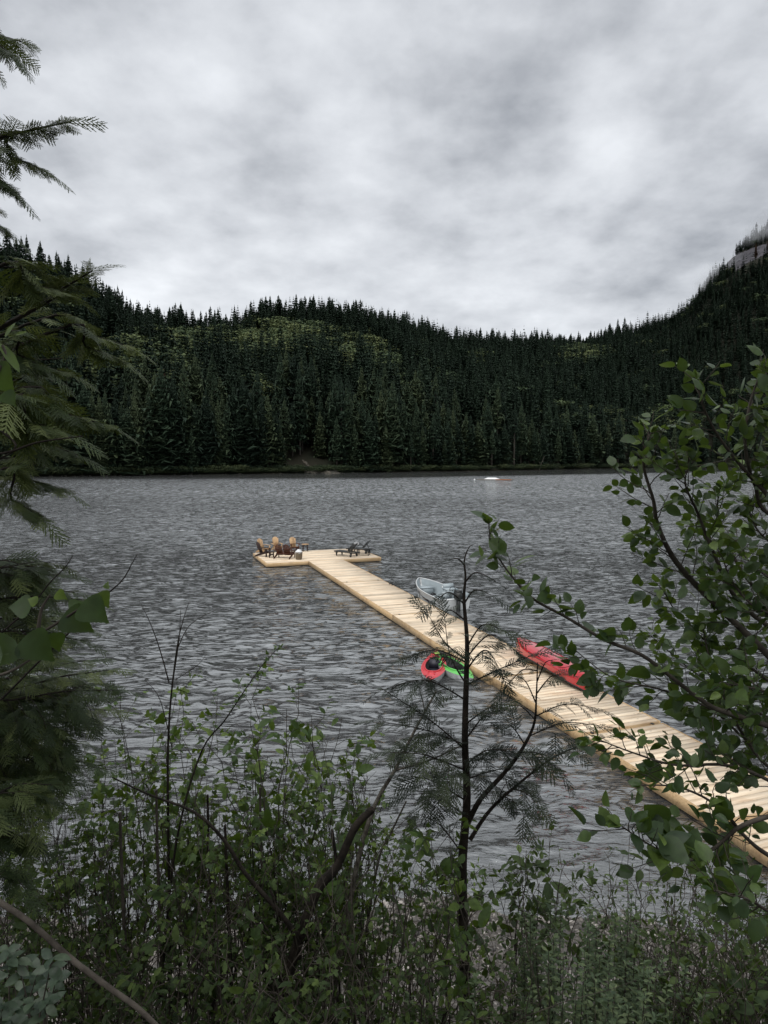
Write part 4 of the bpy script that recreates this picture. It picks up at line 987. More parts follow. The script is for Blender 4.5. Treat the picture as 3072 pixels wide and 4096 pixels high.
def leafy(wood, LV, pts_, r0, r, f0=.25, step=.075, tw=.22, size=.062, lstep=.038, tipr=.0018, n=18, mat_up=.55, flow=(0, 0, 0), dens=1.):
    """a broadleaf limb with alternate twigs and leaves"""
    P = smooth_path(pts_, n) if len(pts_) < n else np.asarray(pts_); L = np.linalg.norm(np.diff(P, axis=0), axis=1).sum()
    wood.tube(P, np.linspace(r0, max(tipr, r0 * .12), len(P)), 6)
    m_ = max(2, int(L * (1 - f0) / step)); fl = np.array(flow, float)
    for k in range(m_):
        f = f0 + (1 - f0) * (k + .5) / m_; p, tg = path_at(P, f)
        sd = perp(tg, r); d = unit(tg * r.uniform(.5, 1.1) + sd + UP * .15 + fl * .5)
        ln = tw * r.uniform(.35, 1.15) * (1.1 - .55 * f)
        Q = bend(p, d, ln, 5, r, .14, .03); wood.tube(Q, np.linspace(max(.0022, r0 * .16), .0011, 6), 3, cap=False)
        nl = max(2, int(ln / lstep * dens))
        for j in range(nl):
            g = .2 + .8 * (j + .6) / nl; q, tq = path_at(Q, g); s2 = perp(tq, r)
            LV.put(q + s2 * size * .2, unit(tq * .7 + s2 + fl + UP * r.normal(-.15, .3)), unit(UP * mat_up + r.normal(0, .45, 3)), size * r.lognormal(0, .22), r.beta(2, 2.4))
    for j in range(3): LV.put(P[-1], unit(unit(P[-1] - P[-2]) + r.normal(0, .5, 3)), unit(UP + r.normal(0, .4, 3)), size * .8, r.uniform(.5, 1))

# ------------------------------------------------------------------ young cedar in the middle
r = np.random.default_rng(101)
D0 = 4.45
yc = thing('young_cedar', 'slender young cedar standing in front of the dock between the kayaks and the canoe', 'tree', tuple(at(1860, 4300, D0)))
o0 = np.array(yc.location)
def C(px_, py_, D=D0): return at(px_, py_, D) - o0
wt = MB(); tr = [C(1866, 4700), C(1864, 4096), C(1852, 3700), C(1850, 3450), C(1868, 3200), C(1860, 2960), C(1866, 2700), C(1868, 2560), C(1856, 2400), C(1862, 2310), C(1858, 2240), C(1876, 2190), C(1895, 2178)]
P = smooth_path(tr, 60); wt.tube(P, np.interp(np.linspace(0, 1, 60), [0, .25, .5, .75, .9, 1], [.050, .032, .018, .0075, .0034, .0014]), 9)
trunk_ob = wt.build('trunk', M['bark'], yc, smooth=True)
wl = MB(); LV = Leaves(FR)
st = [C(1868, 3300), C(1920, 3200, 4.4), C(2010, 3100, 4.35), C(2080, 3010, 4.3), C(2135, 2900, 4.28), C(2145, 2790, 4.27), C(2150, 2650, 4.25)]
wl.tube(smooth_path(st, 24), np.linspace(.020, .003, 24), 7)
st2 = [C(1880, 3360), C(1960, 3240, 4.5), C(2080, 3130, 4.5), C(2230, 3020, 4.5), C(2420, 2950, 4.45)]
def cb(pts_, r0=.007, spread=.26, **k): cedar_branch(wl, LV, pts_, r0, spread * 1.05, r, **{**dict(step=.040, fr=.165, droop=-.14), **k})
cb(st2, .016, .30, f0=.25)
# boughs: start on the stem, tip (photo pixels, metres ahead)
for (a, b_, c_), spd in [
    (((1866, 2640, 4.45), (1780, 2570, 4.35), (1720, 2470, 4.3)), .17), (((1866, 2650, 4.45), (1740, 2600, 4.5), (1600, 2640, 4.55)), .22),
    (((1862, 2800, 4.45), (1700, 2720, 4.5), (1530, 2760, 4.6)), .26),
    (((1862, 3000, 4.45), (1720, 2880, 4.4), (1520, 2750, 4.3)), .20), (((1860, 2980, 4.45), (1700, 2920, 4.5), (1515, 2885, 4.6)), .26),
    (((1858, 3080, 4.45), (1700, 3020, 4.3), (1560, 3010, 4.2)), .26), (((1858, 3200, 4.45), (1720, 3120, 4.5), (1590, 3100, 4.6)), .24),
    (((1856, 3260, 4.45), (1740, 3180, 4.3), (1640, 3180, 4.2)), .2), (((1852, 3420, 4.45), (1760, 3300, 4.5), (1680, 3260, 4.6)), .2),
    (((1860, 2410, 4.45), (1900, 2360, 4.4), (1965, 2380, 4.3)), .10), (((1860, 2420, 4.45), (1800, 2370, 4.4), (1745, 2400, 4.3)), .12),
    (((1858, 2260, 4.45), (1830, 2235, 4.4), (1790, 2240, 4.4)), .06), (((1860, 2330, 4.45), (1905, 2290, 4.4), (1985, 2325, 4.4)), .06), (((1858, 2480, 4.45), (1800, 2440, 4.5), (1770, 2470, 4.6)), .15),
    (((1866, 2590, 4.45), (1930, 2500, 4.3), (2010, 2520, 4.2)), .20), (((1866, 2630, 4.45), (1960, 2540, 4.5), (2060, 2600, 4.6)), .22), (((1866, 2680, 4.45), (1940, 2600, 4.3), (2000, 2680, 4.2)), .2),
    (((1866, 2740, 4.45), (1990, 2680, 4.3), (2130, 2620, 4.2)), .20), (((1866, 2740, 4.45), (1800, 2620, 4.6), (1780, 2480, 4.7)), .14),
    (((1862, 2960, 4.45), (1930, 2870, 4.5), (1990, 2840, 4.6)), .2), (((1860, 3060, 4.45), (1950, 3000, 4.3), (2050, 3010, 4.2)), .24), (((1860, 3120, 4.45), (1980, 3080, 4.6), (2120, 3070, 4.7)), .26),
    (((1858, 2900, 4.45), (1940, 2840, 4.3), (1985, 2820, 4.2)), .18)]:
    cb([C(*a), C(*b_), C(*c_)], .0065, spd)
for f, tip, spd in [(.95, (2030, 2740, 4.2), .12), (.85, (2260, 2700, 4.2), .16), (.72, (2370, 2830, 4.2), .22), (.70, (2020, 2830, 4.3), .18), (.60, (2380, 2900, 4.25), .24), (.55, (2000, 2900, 4.4), .2), (.5, (2230, 3080, 4.2), .2), (.42, (1960, 3010, 4.3), .18), (.8, (2060, 2700, 4.2), .14), (.9, (2210, 2640, 4.2), .12)]:
    p, tg = path_at(smooth_path(st, 24), f); q = C(*tip); cb([p, p + (q - p) * .5 + UP * .05, q], .005, spd)
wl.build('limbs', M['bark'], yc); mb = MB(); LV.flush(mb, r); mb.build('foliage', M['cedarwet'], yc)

# ------------------------------------------------------------------ big cedar at the left edge
r = np.random.default_rng(202)
lc = thing('large_cedar', 'big old cedar at the left edge with drooping boughs reaching into the sky', 'tree', (-3.1, 2.9, 3.9))
o0 = np.array(lc.location)
mb = MB(); mb.tube([(0, 0, -.6), (0, 0, 2), (.05, .05, 5), (.0, .1, 9)], [.30, .26, .20, .10], 12); mb.build('trunk', M['bark'], lc, smooth=True)
wl = MB(); LV = Leaves(FR)
def T_(z): return np.array([.03, .05, z - o0[2]])
for zt, mid, tip, r0, spd, kw in [
    (8.6, (-250, 130, 2.9), (150, 170, 2.7), .012, .34, dict(droop=-.10, fr=.16)), (8.5, (-260, 60, 2.6), (100, 230, 2.5), .010, .28, dict(droop=-.12, fr=.14)),
    (7.9, (-140, 600, 2.5), (335, 480, 2.6), .012, .26, dict(droop=-.32, fr=.17, f0=.3)), (7.8, (-150, 590, 2.6), (235, 690, 2.6), .008, .20, dict(droop=-.30, fr=.15, f0=.3)), (7.7, (-200, 640, 2.4), (90, 770, 2.4), .008, .22, dict(droop=-.30, fr=.15)),
    (7.6, (-150, 860, 3.0), (65, 930, 3.0), .007, .14, dict(droop=-.2)),
    (6.9, (60, 1280, 2.8), (430, 1060, 2.7), .014, .28, dict(droop=-.12, f0=.2, fr=.16, rise=.25)), (6.9, (100, 1300, 3.1), (600, 1400, 3.2), .010, .24, dict(droop=-.12)), (6.8, (150, 1350, 2.7), (540, 1450, 2.8), .010, .26, dict(droop=-.12)),
    (6.9, (-100, 1120, 2.6), (330, 1180, 2.6), .010, .30, dict(droop=-.12)), (6.8, (-80, 1380, 2.4), (220, 1480, 2.4), .008, .26, dict(droop=-.15)),
    (6.3, (-50, 1620, 2.6), (520, 1710, 2.6), .012, .36, dict(droop=-.10, fr=.18)), (6.3, (-100, 1660, 2.3), (330, 1740, 2.3), .010, .34, dict(droop=-.1, fr=.18)), (6.2, (-50, 1740, 2.9), (380, 1830, 2.9), .012, .34, dict(droop=-.1)),
    (6.0, (-100, 1900, 2.8), (300, 1960, 2.8), .010, .30, dict(droop=-.1)), (5.9, (-100, 1950, 2.3), (190, 2070, 2.3), .008, .20, dict(droop=-.12)), (6.3, (0, 1560, 3.1), (330, 1640, 3.1), .009, .26, dict(droop=-.1)),
    (6.7, (-100, 1430, 2.9), (340, 1500, 2.9), .009, .22, dict(droop=-.1))]:
    a = T_(zt); cedar_branch(wl, LV, [a, at(*mid) - o0, at((mid[0] + tip[0]) / 2, (mid[1] + tip[1]) / 2 - 12, (mid[2] + tip[2]) / 2) - o0, at(mid[0] + (tip[0] - mid[0]) * .84, mid[1] + (tip[1] - mid[1]) * .9, tip[2]) - o0], r0, spd * .6, r, **{**dict(step=.034, f0=.10), **kw, 'fr': kw.get('fr', .17) * .72})
# bare dead twigs
for P_ in ([(-300, 1460, 2.6), (0, 1432, 2.5), (120, 1440, 2.5), (250, 1434, 2.5)], [(-200, 1800, 2.3), (0, 1815, 2.2), (150, 1770, 2.2), (330, 1745, 2.2)], [(-200, 1600, 2.3), (60, 1770, 2.2), (-40, 1850, 2.2)]):
    wl.tube(smooth_path([at(*q) - o0 for q in P_], 12), np.linspace(.006, .002, 12), 5)
wl.build('limbs', M['bark'], lc); mb = MB(); LV.flush(mb, r); mb.build('foliage', M['cedar'], lc)

# ------------------------------------------------------------------ lower conifers on the left bank
r = np.random.default_rng(303)
for nm, lab, base, boughs, matk, frs in [
    ('hemlock_tree', 'bushy conifer with flat layered boughs at the left edge just above the lower bushes', (-2.6, 3.6),
     [((-150, 2330, 3.2), (320, 2300, 3.3), .34), ((-150, 2290, 2.9), (230, 2270, 2.9), .34), ((-200, 2350, 3.5), (380, 2370, 3.6), .34), ((-150, 2400, 3.0), (420, 2400, 3.1), .30), ((-150, 2480, 3.3), (380, 2500, 3.4), .34), ((-150, 2520, 2.9), (390, 2560, 2.9), .30), ((-200, 2440, 3.8), (330, 2460, 3.9), .34), ((-150, 2560, 3.2), (280, 2600, 3.2), .3), ((-100, 2250, 3.3), (120, 2260, 3.2), .3)], 'cedar', .12),
    ('cedar_sapling', 'spreading cedar sapling below the hemlock at the left edge', (-2.7, 4.3),
     [((0, 2760, 3.9), (510, 2680, 3.8), .42), ((0, 2720, 4.2), (420, 2640, 4.2), .38), ((-50, 2800, 3.6), (560, 2760, 3.6), .42), ((-50, 2850, 4.0), (500, 2840, 4.0), .44), ((-100, 2900, 3.5), (470, 2900, 3.6), .42), ((-100, 2950, 4.1), (420, 2980, 4.2), .44), ((-100, 3020, 3.6), (400, 3050, 3.6), .42), ((-100, 3100, 4.0), (350, 3120, 4.0), .4), ((-150, 3200, 3.5), (300, 3220, 3.5), .36), ((-100, 2660, 3.7), (300, 2640, 3.7), .34), ((-100, 3320, 3.4), (200, 3380, 3.4), .3), ((0, 3060, 4.6), (520, 3080, 4.6), .36), ((-50, 3450, 3.1), (120, 3550, 3.0), .22), ((-100, 3160, 3.1), (260, 3140, 3.1), .3)], 'cedar', .13)]:
    z0 = float(bank(*base)); tr_ = thing(nm, lab, 'tree', (*base, z0)); o0 = np.array(tr_.location)
    ztop = max(at(*b_[0])[2] for b_ in boughs) + .3
    mb = MB(); mb.tube([(0, 0, -.3), (0, 0, (ztop - z0) * .6), (0, 0, ztop - z0)], [.09, .06, .02], 8); mb.build('trunk', M['bark'], tr_, smooth=True)
    wl = MB(); LV = Leaves(FR)
    for mid, tip, spd in boughs:
        m_ = at(*mid) - o0; cedar_branch(wl, LV, [np.array([0, 0, m_[2] - .05]), m_, at((mid[0] + tip[0]) / 2, (mid[1] + tip[1]) / 2 - 14, (mid[2] + tip[2]) / 2) - o0, at(mid[0] + (tip[0] - mid[0]) * .86, tip[1], tip[2]) - o0], .009, spd * .8, r, f0=.12, step=.032, fr=frs, droop=-.08)
    wl.build('limbs', M['bark'], tr_); mb = MB(); LV.flush(mb, r); mb.build('foliage', M[matk], tr_)

# ------------------------------------------------------------------ alder on the right
r = np.random.default_rng(404)
al = thing('alder_tree', 'leafy alder leaning in from the right edge across the dock', 'tree', (2.5, 2.6, float(bank(2.5, 2.6)))); o0 = np.array(al.location)
TRK = smooth_path([np.array([2.5, 2.6, o0[2] - .3]), np.array([2.35, 2.55, 5.0]), np.array([2.1, 2.5, 6.0]), np.array([1.95, 2.45, 7.2]), np.array([2.1, 2.4, 8.4]), np.array([2.3, 2.4, 9.8])], 26) - o0
mb = MB(); mb.tube(TRK, np.linspace(.075, .008, 26), 10); mb.build('trunk', M['greytwig'], al, smooth=True)
wl = MB(); LV = Leaves([ALD, ALD, ALD2, ALD3])
TRK_ = TRK
def tz(z): return TRK[np.argmin(np.abs(TRK[:, 2] + o0[2] - z))]
def AB(z, pts_, r0, **k):
    dk = dict(f0=.18, step=.052, tw=.21, size=.043, lstep=.021, flow=(-.15, .1, .10)); dk.update(k)
    leafy(wl, LV, [tz(z)] + [at(*q) - o0 for q in pts_], r0, r, **dk)
AB(5.7, [(3200, 2760, 2.6), (3072, 2619, 2.6), (2873, 2427, 2.6), (2758, 2312, 2.55), (2682, 2213, 2.5), (2628, 2090, 2.5), (2613, 1998, 2.45), (2575, 1870, 2.4), (2585, 1780, 2.4), (2605, 1730, 2.4)], .017, f0=.16, n=40, tw=.26)
AB(5.9, [(3150, 2560, 2.5), (2950, 2400, 2.45), (2850, 2200, 2.4), (2790, 2050, 2.35), (2740, 1930, 2.3), (2770, 1840, 2.3)], .011, n=30, f0=.16, tw=.24)
AB(5.9, [(3200, 2500, 2.8), (3000, 2330, 2.8), (2900, 2150, 2.8), (2870, 2040, 2.75), (2880, 1950, 2.7)], .011, n=30, f0=.2, tw=.24)
AB(6.6, [(3200, 2150, 2.3), (3072, 1983, 2.3), (2988, 1891, 2.3), (2912, 1799, 2.3), (2850, 1707, 2.25), (2804, 1600, 2.2), (2789, 1515, 2.2)], .010, n=30, f0=.2, tw=.17, step=.06)
AB(6.7, [(3120, 2080, 2.4), (3019, 1937, 2.35), (2981, 1783, 2.3), (2996, 1630, 2.3), (3034, 1515, 2.3), (3065, 1461, 2.3)], .009, n=30, f0=.2, tw=.17)
AB(7.0, [(3250, 1900, 2.2), (3130, 1700, 2.2), (3080, 1560, 2.2), (3075, 1480, 2.2)], .008, n=20, tw=.18)
AB(5.6, [(3200, 2960, 2.5), (3072, 2904, 2.5), (2928, 2857, 2.5), (2835, 2820, 2.5), (2700, 2720, 2.5), (2567, 2620, 2.5), (2420, 2560, 2.5), (2260, 2466, 2.5), (2145, 2404, 2.45), (2076, 2340, 2.4), (2007, 2250, 2.4), (1965, 2174, 2.4), (1955, 2095, 2.4)], .013, n=46, f0=.14, tw=.15, step=.07, size=.058)
AB(5.6, [(3200, 3050, 2.7), (3000, 2970, 2.7), (2850, 2840, 2.7), (2650, 2760, 2.7), (2450, 2710, 2.7), (2300, 2600, 2.7)], .008, n=30, f0=.2, tw=.22, size=.055)
AB(5.5, [(3250, 3160, 2.6), (3072, 3066, 2.6), (2960, 2920, 2.6), (2880, 2750, 2.6), (2830, 2600, 2.6), (2810, 2500, 2.6)], .010, n=26, f0=.2, tw=.22)
AB(5.4, [(3250, 3240, 2.3), (3072, 3120, 2.3), (2900, 3060, 2.3), (2700, 3060, 2.3), (2530, 3010, 2.3), (2400, 2960, 2.3)], .009, n=26, f0=.2, tw=.24, dens=.8)
AB(5.3, [(3250, 3500, 2.2), (3072, 3420, 2.2), (2975, 3341, 2.2), (2905, 3257, 2.15), (2812, 3187, 2.1), (2695, 3145, 2.1), (2560, 3141, 2.1)], .010, n=26, f0=.35, tw=.20, dens=.7)
AB(5.1, [(3250, 3240, 2.0), (3072, 3267, 2.0), (2951, 3313, 2.0), (2858, 3392, 2.0), (2742, 3443, 1.95), (2600, 3380, 1.9), (2480, 3300, 1.9)], .010, n=26, f0=.42, tw=.20, dens=.9, size=.06)
AB(5.4, [(3300, 2900, 2.3), (3150, 2800, 2.2), (3000, 2750, 2.2), (2860, 2730, 2.2)], .008, n=20, tw=.2)
AB(5.7, [(3250, 2450, 2.6), (3100, 2330, 2.6), (3000, 2250, 2.6), (2940, 2160, 2.6)], .007, n=20, f0=.25, tw=.2, dens=.7)
AB(5.0, [(3200, 3700, 1.9), (3000, 3600, 1.8), (2850, 3560, 1.7)], .007, n=16, f0=.4, tw=.16, dens=.5)
for k_ in range(26):          # the rest of the crown, to the right and behind
    zt = 5.6 + 4.0 * k_ / 26; b0 = tz(zt); a_ = R(-75 + 150 * ((k_ * 7) % 26) / 25); ln_ = 1.5 - .28 * (zt - 5.6)
    e_ = b0 + np.array([math.cos(a_) * ln_, math.sin(a_) * ln_ * .9, .35 * ln_]); leafy(wl, LV, [b0, b0 * .5 + e_ * .5 + [0, 0, .08], e_], .009, r, f0=.25, step=.09, tw=.24, size=.05, lstep=.03)
AB(6.2, [(3250, 2300, 2.4), (3120, 2200, 2.4), (3030, 2120, 2.4), (2990, 2020, 2.4)], .007, n=20, f0=.2, tw=.2)
AB(5.8, [(3250, 2600, 2.3), (3120, 2480, 2.3), (3010, 2420, 2.3), (2930, 2330, 2.3), (2890, 2230, 2.3)], .008, n=24, f0=.2, tw=.22)
AB(5.6, [(3250, 2800, 2.7), (3100, 2740, 2.7), (2960, 2640, 2.7), (2820, 2560, 2.7), (2700, 2440, 2.7), (2660, 2370, 2.7)], .009, n=28, f0=.2, tw=.24)
AB(5.5, [(3250, 2950, 2.9), (3050, 2860, 2.9), (2880, 2760, 2.9), (2740, 2660, 2.9), (2600, 2540, 2.9)], .008, n=28, f0=.2, tw=.24)
AB(6.9, [(3250, 1800, 2.5), (3150, 1700, 2.5), (3090, 1640, 2.5), (3060, 1560, 2.5)], .006, n=20, f0=.2, tw=.16)
wl.build('limbs', M['greytwig'], al); mb = MB(); LV.flush(mb, r); mb.build('foliage', M['alder'], al)

# ------------------------------------------------------------------ close twigs with big leaves on the left
r = np.random.default_rng(505)
pp = thing('poplar_sapling', 'twigs with large heart shaped leaves close to the camera at the left edge', 'sapling', (-1.25, 1.3, float(bank(-1.25, 1.3)))); o0 = np.array(pp.location)
wl = MB(); ml = MB()
stem = smooth_path([(0, 0, -.2), (0, 0, .9), (.02, 0, 1.7), (.03, .05, 2.3)], 12); wl.tube(stem, np.linspace(.014, .005, 12), 6)
for P_ in ([(-200, 2700, 1.3), (60, 2590, 1.3), (150, 2540, 1.3), (280, 2460, 1.3), (400, 2380, 1.3)], [(-200, 2720, 1.3), (0, 2700, 1.25), (120, 2640, 1.25)], [(150, 2540, 1.3), (165, 2440, 1.3), (200, 2380, 1.3)], [(-150, 1600, .95), (-20, 1500, .95), (20, 1430, .95), (10, 1380, .95)]):
    wl.tube(smooth_path([at(*q) - o0 for q in P_], 12), np.linspace(.0045, .0018, 12), 5)
wl.tube(smooth_path([stem[9], at(-200, 2700, 1.3) - o0], 6), .005, 5); wl.tube(smooth_path([stem[-1], np.array([-.05, .05, 2.45]), at(-150, 1600, .95) - o0], 8), .004, 5)
def leafat(px_, py_, D, ang, size, tone, tilt=.3, T=POP, yd=.0):
    p = at(px_, py_, D) - o0; a = R(ang); d = unit(np.array([math.cos(a), yd, math.sin(a)])); n_ = unit(np.array([tilt * r.normal(0, .5), -1, tilt + .15])); ml.stamp(T[0], T[1], frames(d[None], n_[None]) * size * .82, p[None], tone)
for q in [(125, 2428, 1.32, 178, .062, .30), (260, 2450, 1.3, -38, .082, .12), (330, 2410, 1.28, -40, .078, .35), (225, 2370, 1.3, -35, .030, .95), (60, 2560, 1.25, -130, .085, .15), (100, 2545, 1.25, -45, .088, .18), (215, 2530, 1.3, -80, .052, .35), (150, 2410, 1.3, 160, .028, .9), (395, 2370, 1.3, -60, .045, .8), (425, 2355, 1.3, 80, .018, .7), (10, 2620, 1.2, -170, .07, .3), (275, 2440, 1.35, 20, .05, .4)]:
    leafat(*q)
for q in [(-5, 1370, .95, -52, .058, .75, .8, NAR), (-30, 1460, .95, -60, .060, .55), (15, 1570, .95, -50, .030, .5), (20, 1350, .95, 60, .03, .7, .3, NAR), (60, 1340, .95, 20, .02, .8, .3, NAR)]: leafat(*q)
wl.build('stems', M['greytwig'], pp); ml.build('leaves', M['alder'], pp)

# pale leaves in the bottom left corner
r = np.random.default_rng(515)
sl_ = thing('salal_bush', 'low bush with pale grey green oval leaves in the bottom left corner', 'shrub', tuple(at(60, 4400, 2.0))); o0 = np.array(sl_.location)
wl = MB(); LV = Leaves([OVL])
for px_, py_ in [(30, 3800), (65, 3840), (100, 3960), (210, 3830), (230, 3900), (10, 4020), (130, 4010), (-30, 3900), (160, 3870), (40, 4080), (-60, 3990), (190, 3990)]:
    tip = at(px_, py_, r.uniform(1.9, 2.2)) - o0; P_ = smooth_path([(r.normal(0, .03), r.normal(0, .03), -.1), tip * .5 + r.normal(0, .02, 3), tip], 8); wl.tube(P_, np.linspace(.004, .0018, 8), 4)
    for j in range(8):
        a = j * 2.4; g = 1 - (j // 3) * .09; p, tg = path_at(P_, g)
        LV.put(p, unit(np.array([math.cos(a), math.sin(a) * .8 - .2, r.uniform(-.1, .5)])), unit(np.array([0, -.45, 1]) + r.normal(0, .25, 3)), r.uniform(.045, .065), r.uniform(.1, .8))
wl.build('stems', M['greytwig'], sl_); mb = MB(); LV.flush(mb, r); mb.build('leaves', M['salal'], sl_)

# ------------------------------------------------------------------ shrubs of the bank
def shrub(name, label, px_, py_, D, wd, ns, temps, mat, size, seed, twigs=8, tw=.38, lean=(0, 0), dens=1., group='bushes on the bank', up=1., bare=.35, thick=.006, cat='shrub', lstep=.045, upn=.9, mats='greytwig'):
    r = np.random.default_rng(seed); top = at(px_, py_, D); z0 = float(bank(top[0] + lean[0], D + lean[1])); base = np.array([top[0] + lean[0], D + lean[1], z0])
    o = thing(name, label, cat, tuple(base), 0, group); H = top[2] - z0
    wl = MB(); LV = Leaves(temps)
    for k in range(ns):
        a = r.uniform(0, 6.28); ro = np.array([math.cos(a), math.sin(a), 0]) * r.uniform(0, .16); ro[2] = -.15
        tx = np.array([r.uniform(-.62, .62) * wd, r.uniform(-.5, .5) * wd * .8, 0]) - np.array([*lean, 0]); tz_ = H * r.uniform(.70, 1.06) * (1 - .25 * (np.linalg.norm(tx[:2] + np.array(lean)) / (wd * .6)) ** 2)
        tip = np.array([tx[0], tx[1], tz_]); mid = ro * .4 + tip * .5 * np.array([.7, .7, 1]) + np.array([0, 0, H * .14]) + r.normal(0, .09, 3)
        P_ = smooth_path([ro, mid, tip], 10); P_[1:-1] += r.normal(0, .018, (8, 3)); wl.tube(P_, np.linspace(thick * r.uniform(.7, 1.4), .0018, 10), 4, cap=False)
        for j in range(twigs):
            g = bare + (1 - bare) * (j + r.random()) / twigs; p, tg = path_at(P_, g); sd = perp(tg, r); d = unit(tg * .55 + sd + UP * .1)
            ln = tw * r.uniform(.4, 1.2) * (1.15 - .5 * g); Q = bend(p, d, ln, 4, r, .16, .04 * up); wl.tube(Q, np.linspace(.0026, .0010, 5), 3, cap=False)
            nl = max(1, int(ln / lstep * dens))
            for i in range(nl):
                f = .25 + .75 * (i + .7) / nl; q, tq = path_at(Q, f); s2 = perp(tq, r)
                LV.put(q, unit(tq * .6 + s2 + UP * r.normal(-.05, .25)), unit(UP * upn + r.normal(0, .4, 3)), size * 1.3 * r.lognormal(0, .30), r.beta(1.4, 2.4) + .2 * g)
    wl.build('stems', M[mats], o); mb = MB(); LV.flush(mb, r); mb.build('leaves', mat, o)
    return o
SM, SO, SN = MAP, [OVL], [NAR]
mp, th = M['shrub'], M['thicket']
LB = [  # name, label, px, py, D, width, stems, template, material, leaf size, extra
    ('leafy_shrub', 'green bush with lobed leaves directly right of the big left conifers', 350, 2850, 4.7, 1.0, 13, SM, mp, .052, {}),
    ('leafy_shrub', 'green bush with lobed leaves at the foot of the tall bare twigs', 560, 2700, 4.9, .95, 14, SM, mp, .050, {}),
    ('leafy_shrub', 'bright green bush left of the long leafy whip', 740, 2640, 5.0, .95, 15, SM, mp, .050, {}),
    ('leafy_shrub', 'tall bush with small lobed leaves beneath the leafy whip tip', 960, 2680, 4.7, .95, 15, SM, mp, .048, {}),
    ('leafy_shrub', 'fresh green bush with oval leaves, tallest in the middle of the bank', 1130, 2670, 4.6, .85, 16, [OVL, MAP[0]], mp, .052, {}),
    ('leafy_shrub', 'fresh green bush with drooping oval leaves, right of the tallest middle bush', 1290, 2710, 4.9, .85, 15, [OVL], mp, .050, {}),
    ('leafy_shrub', 'sparse bush in front of the water left of the leaning dead trunk', 1450, 2960, 5.1, .7, 9, SM, mp, .045, {}),
    ('leafy_shrub', 'small leaved sparse bush just left of the young cedar trunk', 1700, 3190, 5.3, .8, 10, SO, mp, .045, {}),
    ('leafy_shrub', 'small bush with rounded leaves growing against the young cedar trunk', 1790, 3260, 4.2, .45, 8, [ALD2, OVL], mp, .050, {}),
    ('leafy_shrub', 'dark oval leaved bush right of the young cedar, above the beach', 2060, 3380, 4.9, .75, 10, SO, th, .050, {}),
    ('leafy_shrub', 'dark bush reaching out to the right over the shallows', 2230, 3340, 5.2, .6, 8, SO, th, .050, {}),
]
# further rows, each with its own place
rows = [('leafy_shrub', 'mid height bush', SM, mp, .046), ]
def row(pxs, py, D, wd, ns, T, m_, size, words, seed, **k):
    rr_ = np.random.default_rng(seed)
    for i, (px_, w_) in enumerate(zip(pxs, words)):
        LB.append(('thicket_bush', w_, px_, py + rr_.uniform(-60, 60), D + rr_.uniform(-.35, .35), wd, ns, T, m_, size, k))
row([90, 330, 560, 800, 1030, 1260, 1480], 3130, 4.5, .9, 10, SM, mp, .046, ['dense bush under the left cedar sapling, second row', 'second row bush behind the pale fallen pole', 'second row bush around the tall thin stems', 'second row bush below the long whip of leaves', 'second row bush left of the broken dead trunk', 'second row bush behind the broken dead trunk', 'second row bush at the foot of the lichen covered pole'], 1)
row([-60, 160, 400, 640, 880, 1100, 1330, 1560], 3430, 4.0, .9, 15, [MAP[0], OVL], th, .040, ['dark third row bush at the left edge', 'dark third row bush above the pale corner leaves', 'dark third row bush crossed by the fallen pole', 'dark third row bush full of thin upright stems', 'dark third row bush left of the forked trunk', 'dark third row bush in the fork of the dead trunk', 'dark third row bush right of the dead trunk', 'dark third row bush behind the stones of the beach'], 2, twigs=7, tw=.24)
row([240, 500, 740, 980, 1220, 1450, 1700, 1900], 3740, 3.5, .8, 15, [MAP[1], OVL], th, .036, ['low bush in the bottom row right of the corner leaves', 'low bush in the bottom row beneath the fallen pole', 'low bush at the lower end of the fallen pole', 'low bush at the foot of the dark forked trunk', 'low bush right at the base of the dead trunk', 'low bush in front of the beach stones', 'low bush left of the young cedar foot', 'low bush at the young cedar foot'], 3, twigs=7, tw=.2, dens=1.1)
row([2560, 2760, 2960, 3120], 3350, 5.3, 1.1, 20, [MAP[0], NAR], th, .036, ['dark fine leaved bush between the gravel and the dock', 'dark fine leaved bush under the dock edge at the right', 'dark fine leaved bush in the right corner below the dock', 'dark fine leaved bush cut by the right frame edge'], 4, twigs=8, tw=.26)
row([2760, 2880, 3000, 3120], 3640, 4.2, .9, 16, [ALD2, NAR], th, .042, ['shadowy bush right of the pale green spirea', 'shadowy bush beneath the hanging alder leaves', 'shadowy bush near the bottom right corner', 'shadowy bush at the very bottom right edge'], 5, twigs=7, tw=.24)
for i, (nm, lab, px_, py_, D, wd, ns, T, m_, size, k) in enumerate(LB): shrub(nm, lab, px_, py_, D, wd, ns, T, m_, size, 600 + i, **k)
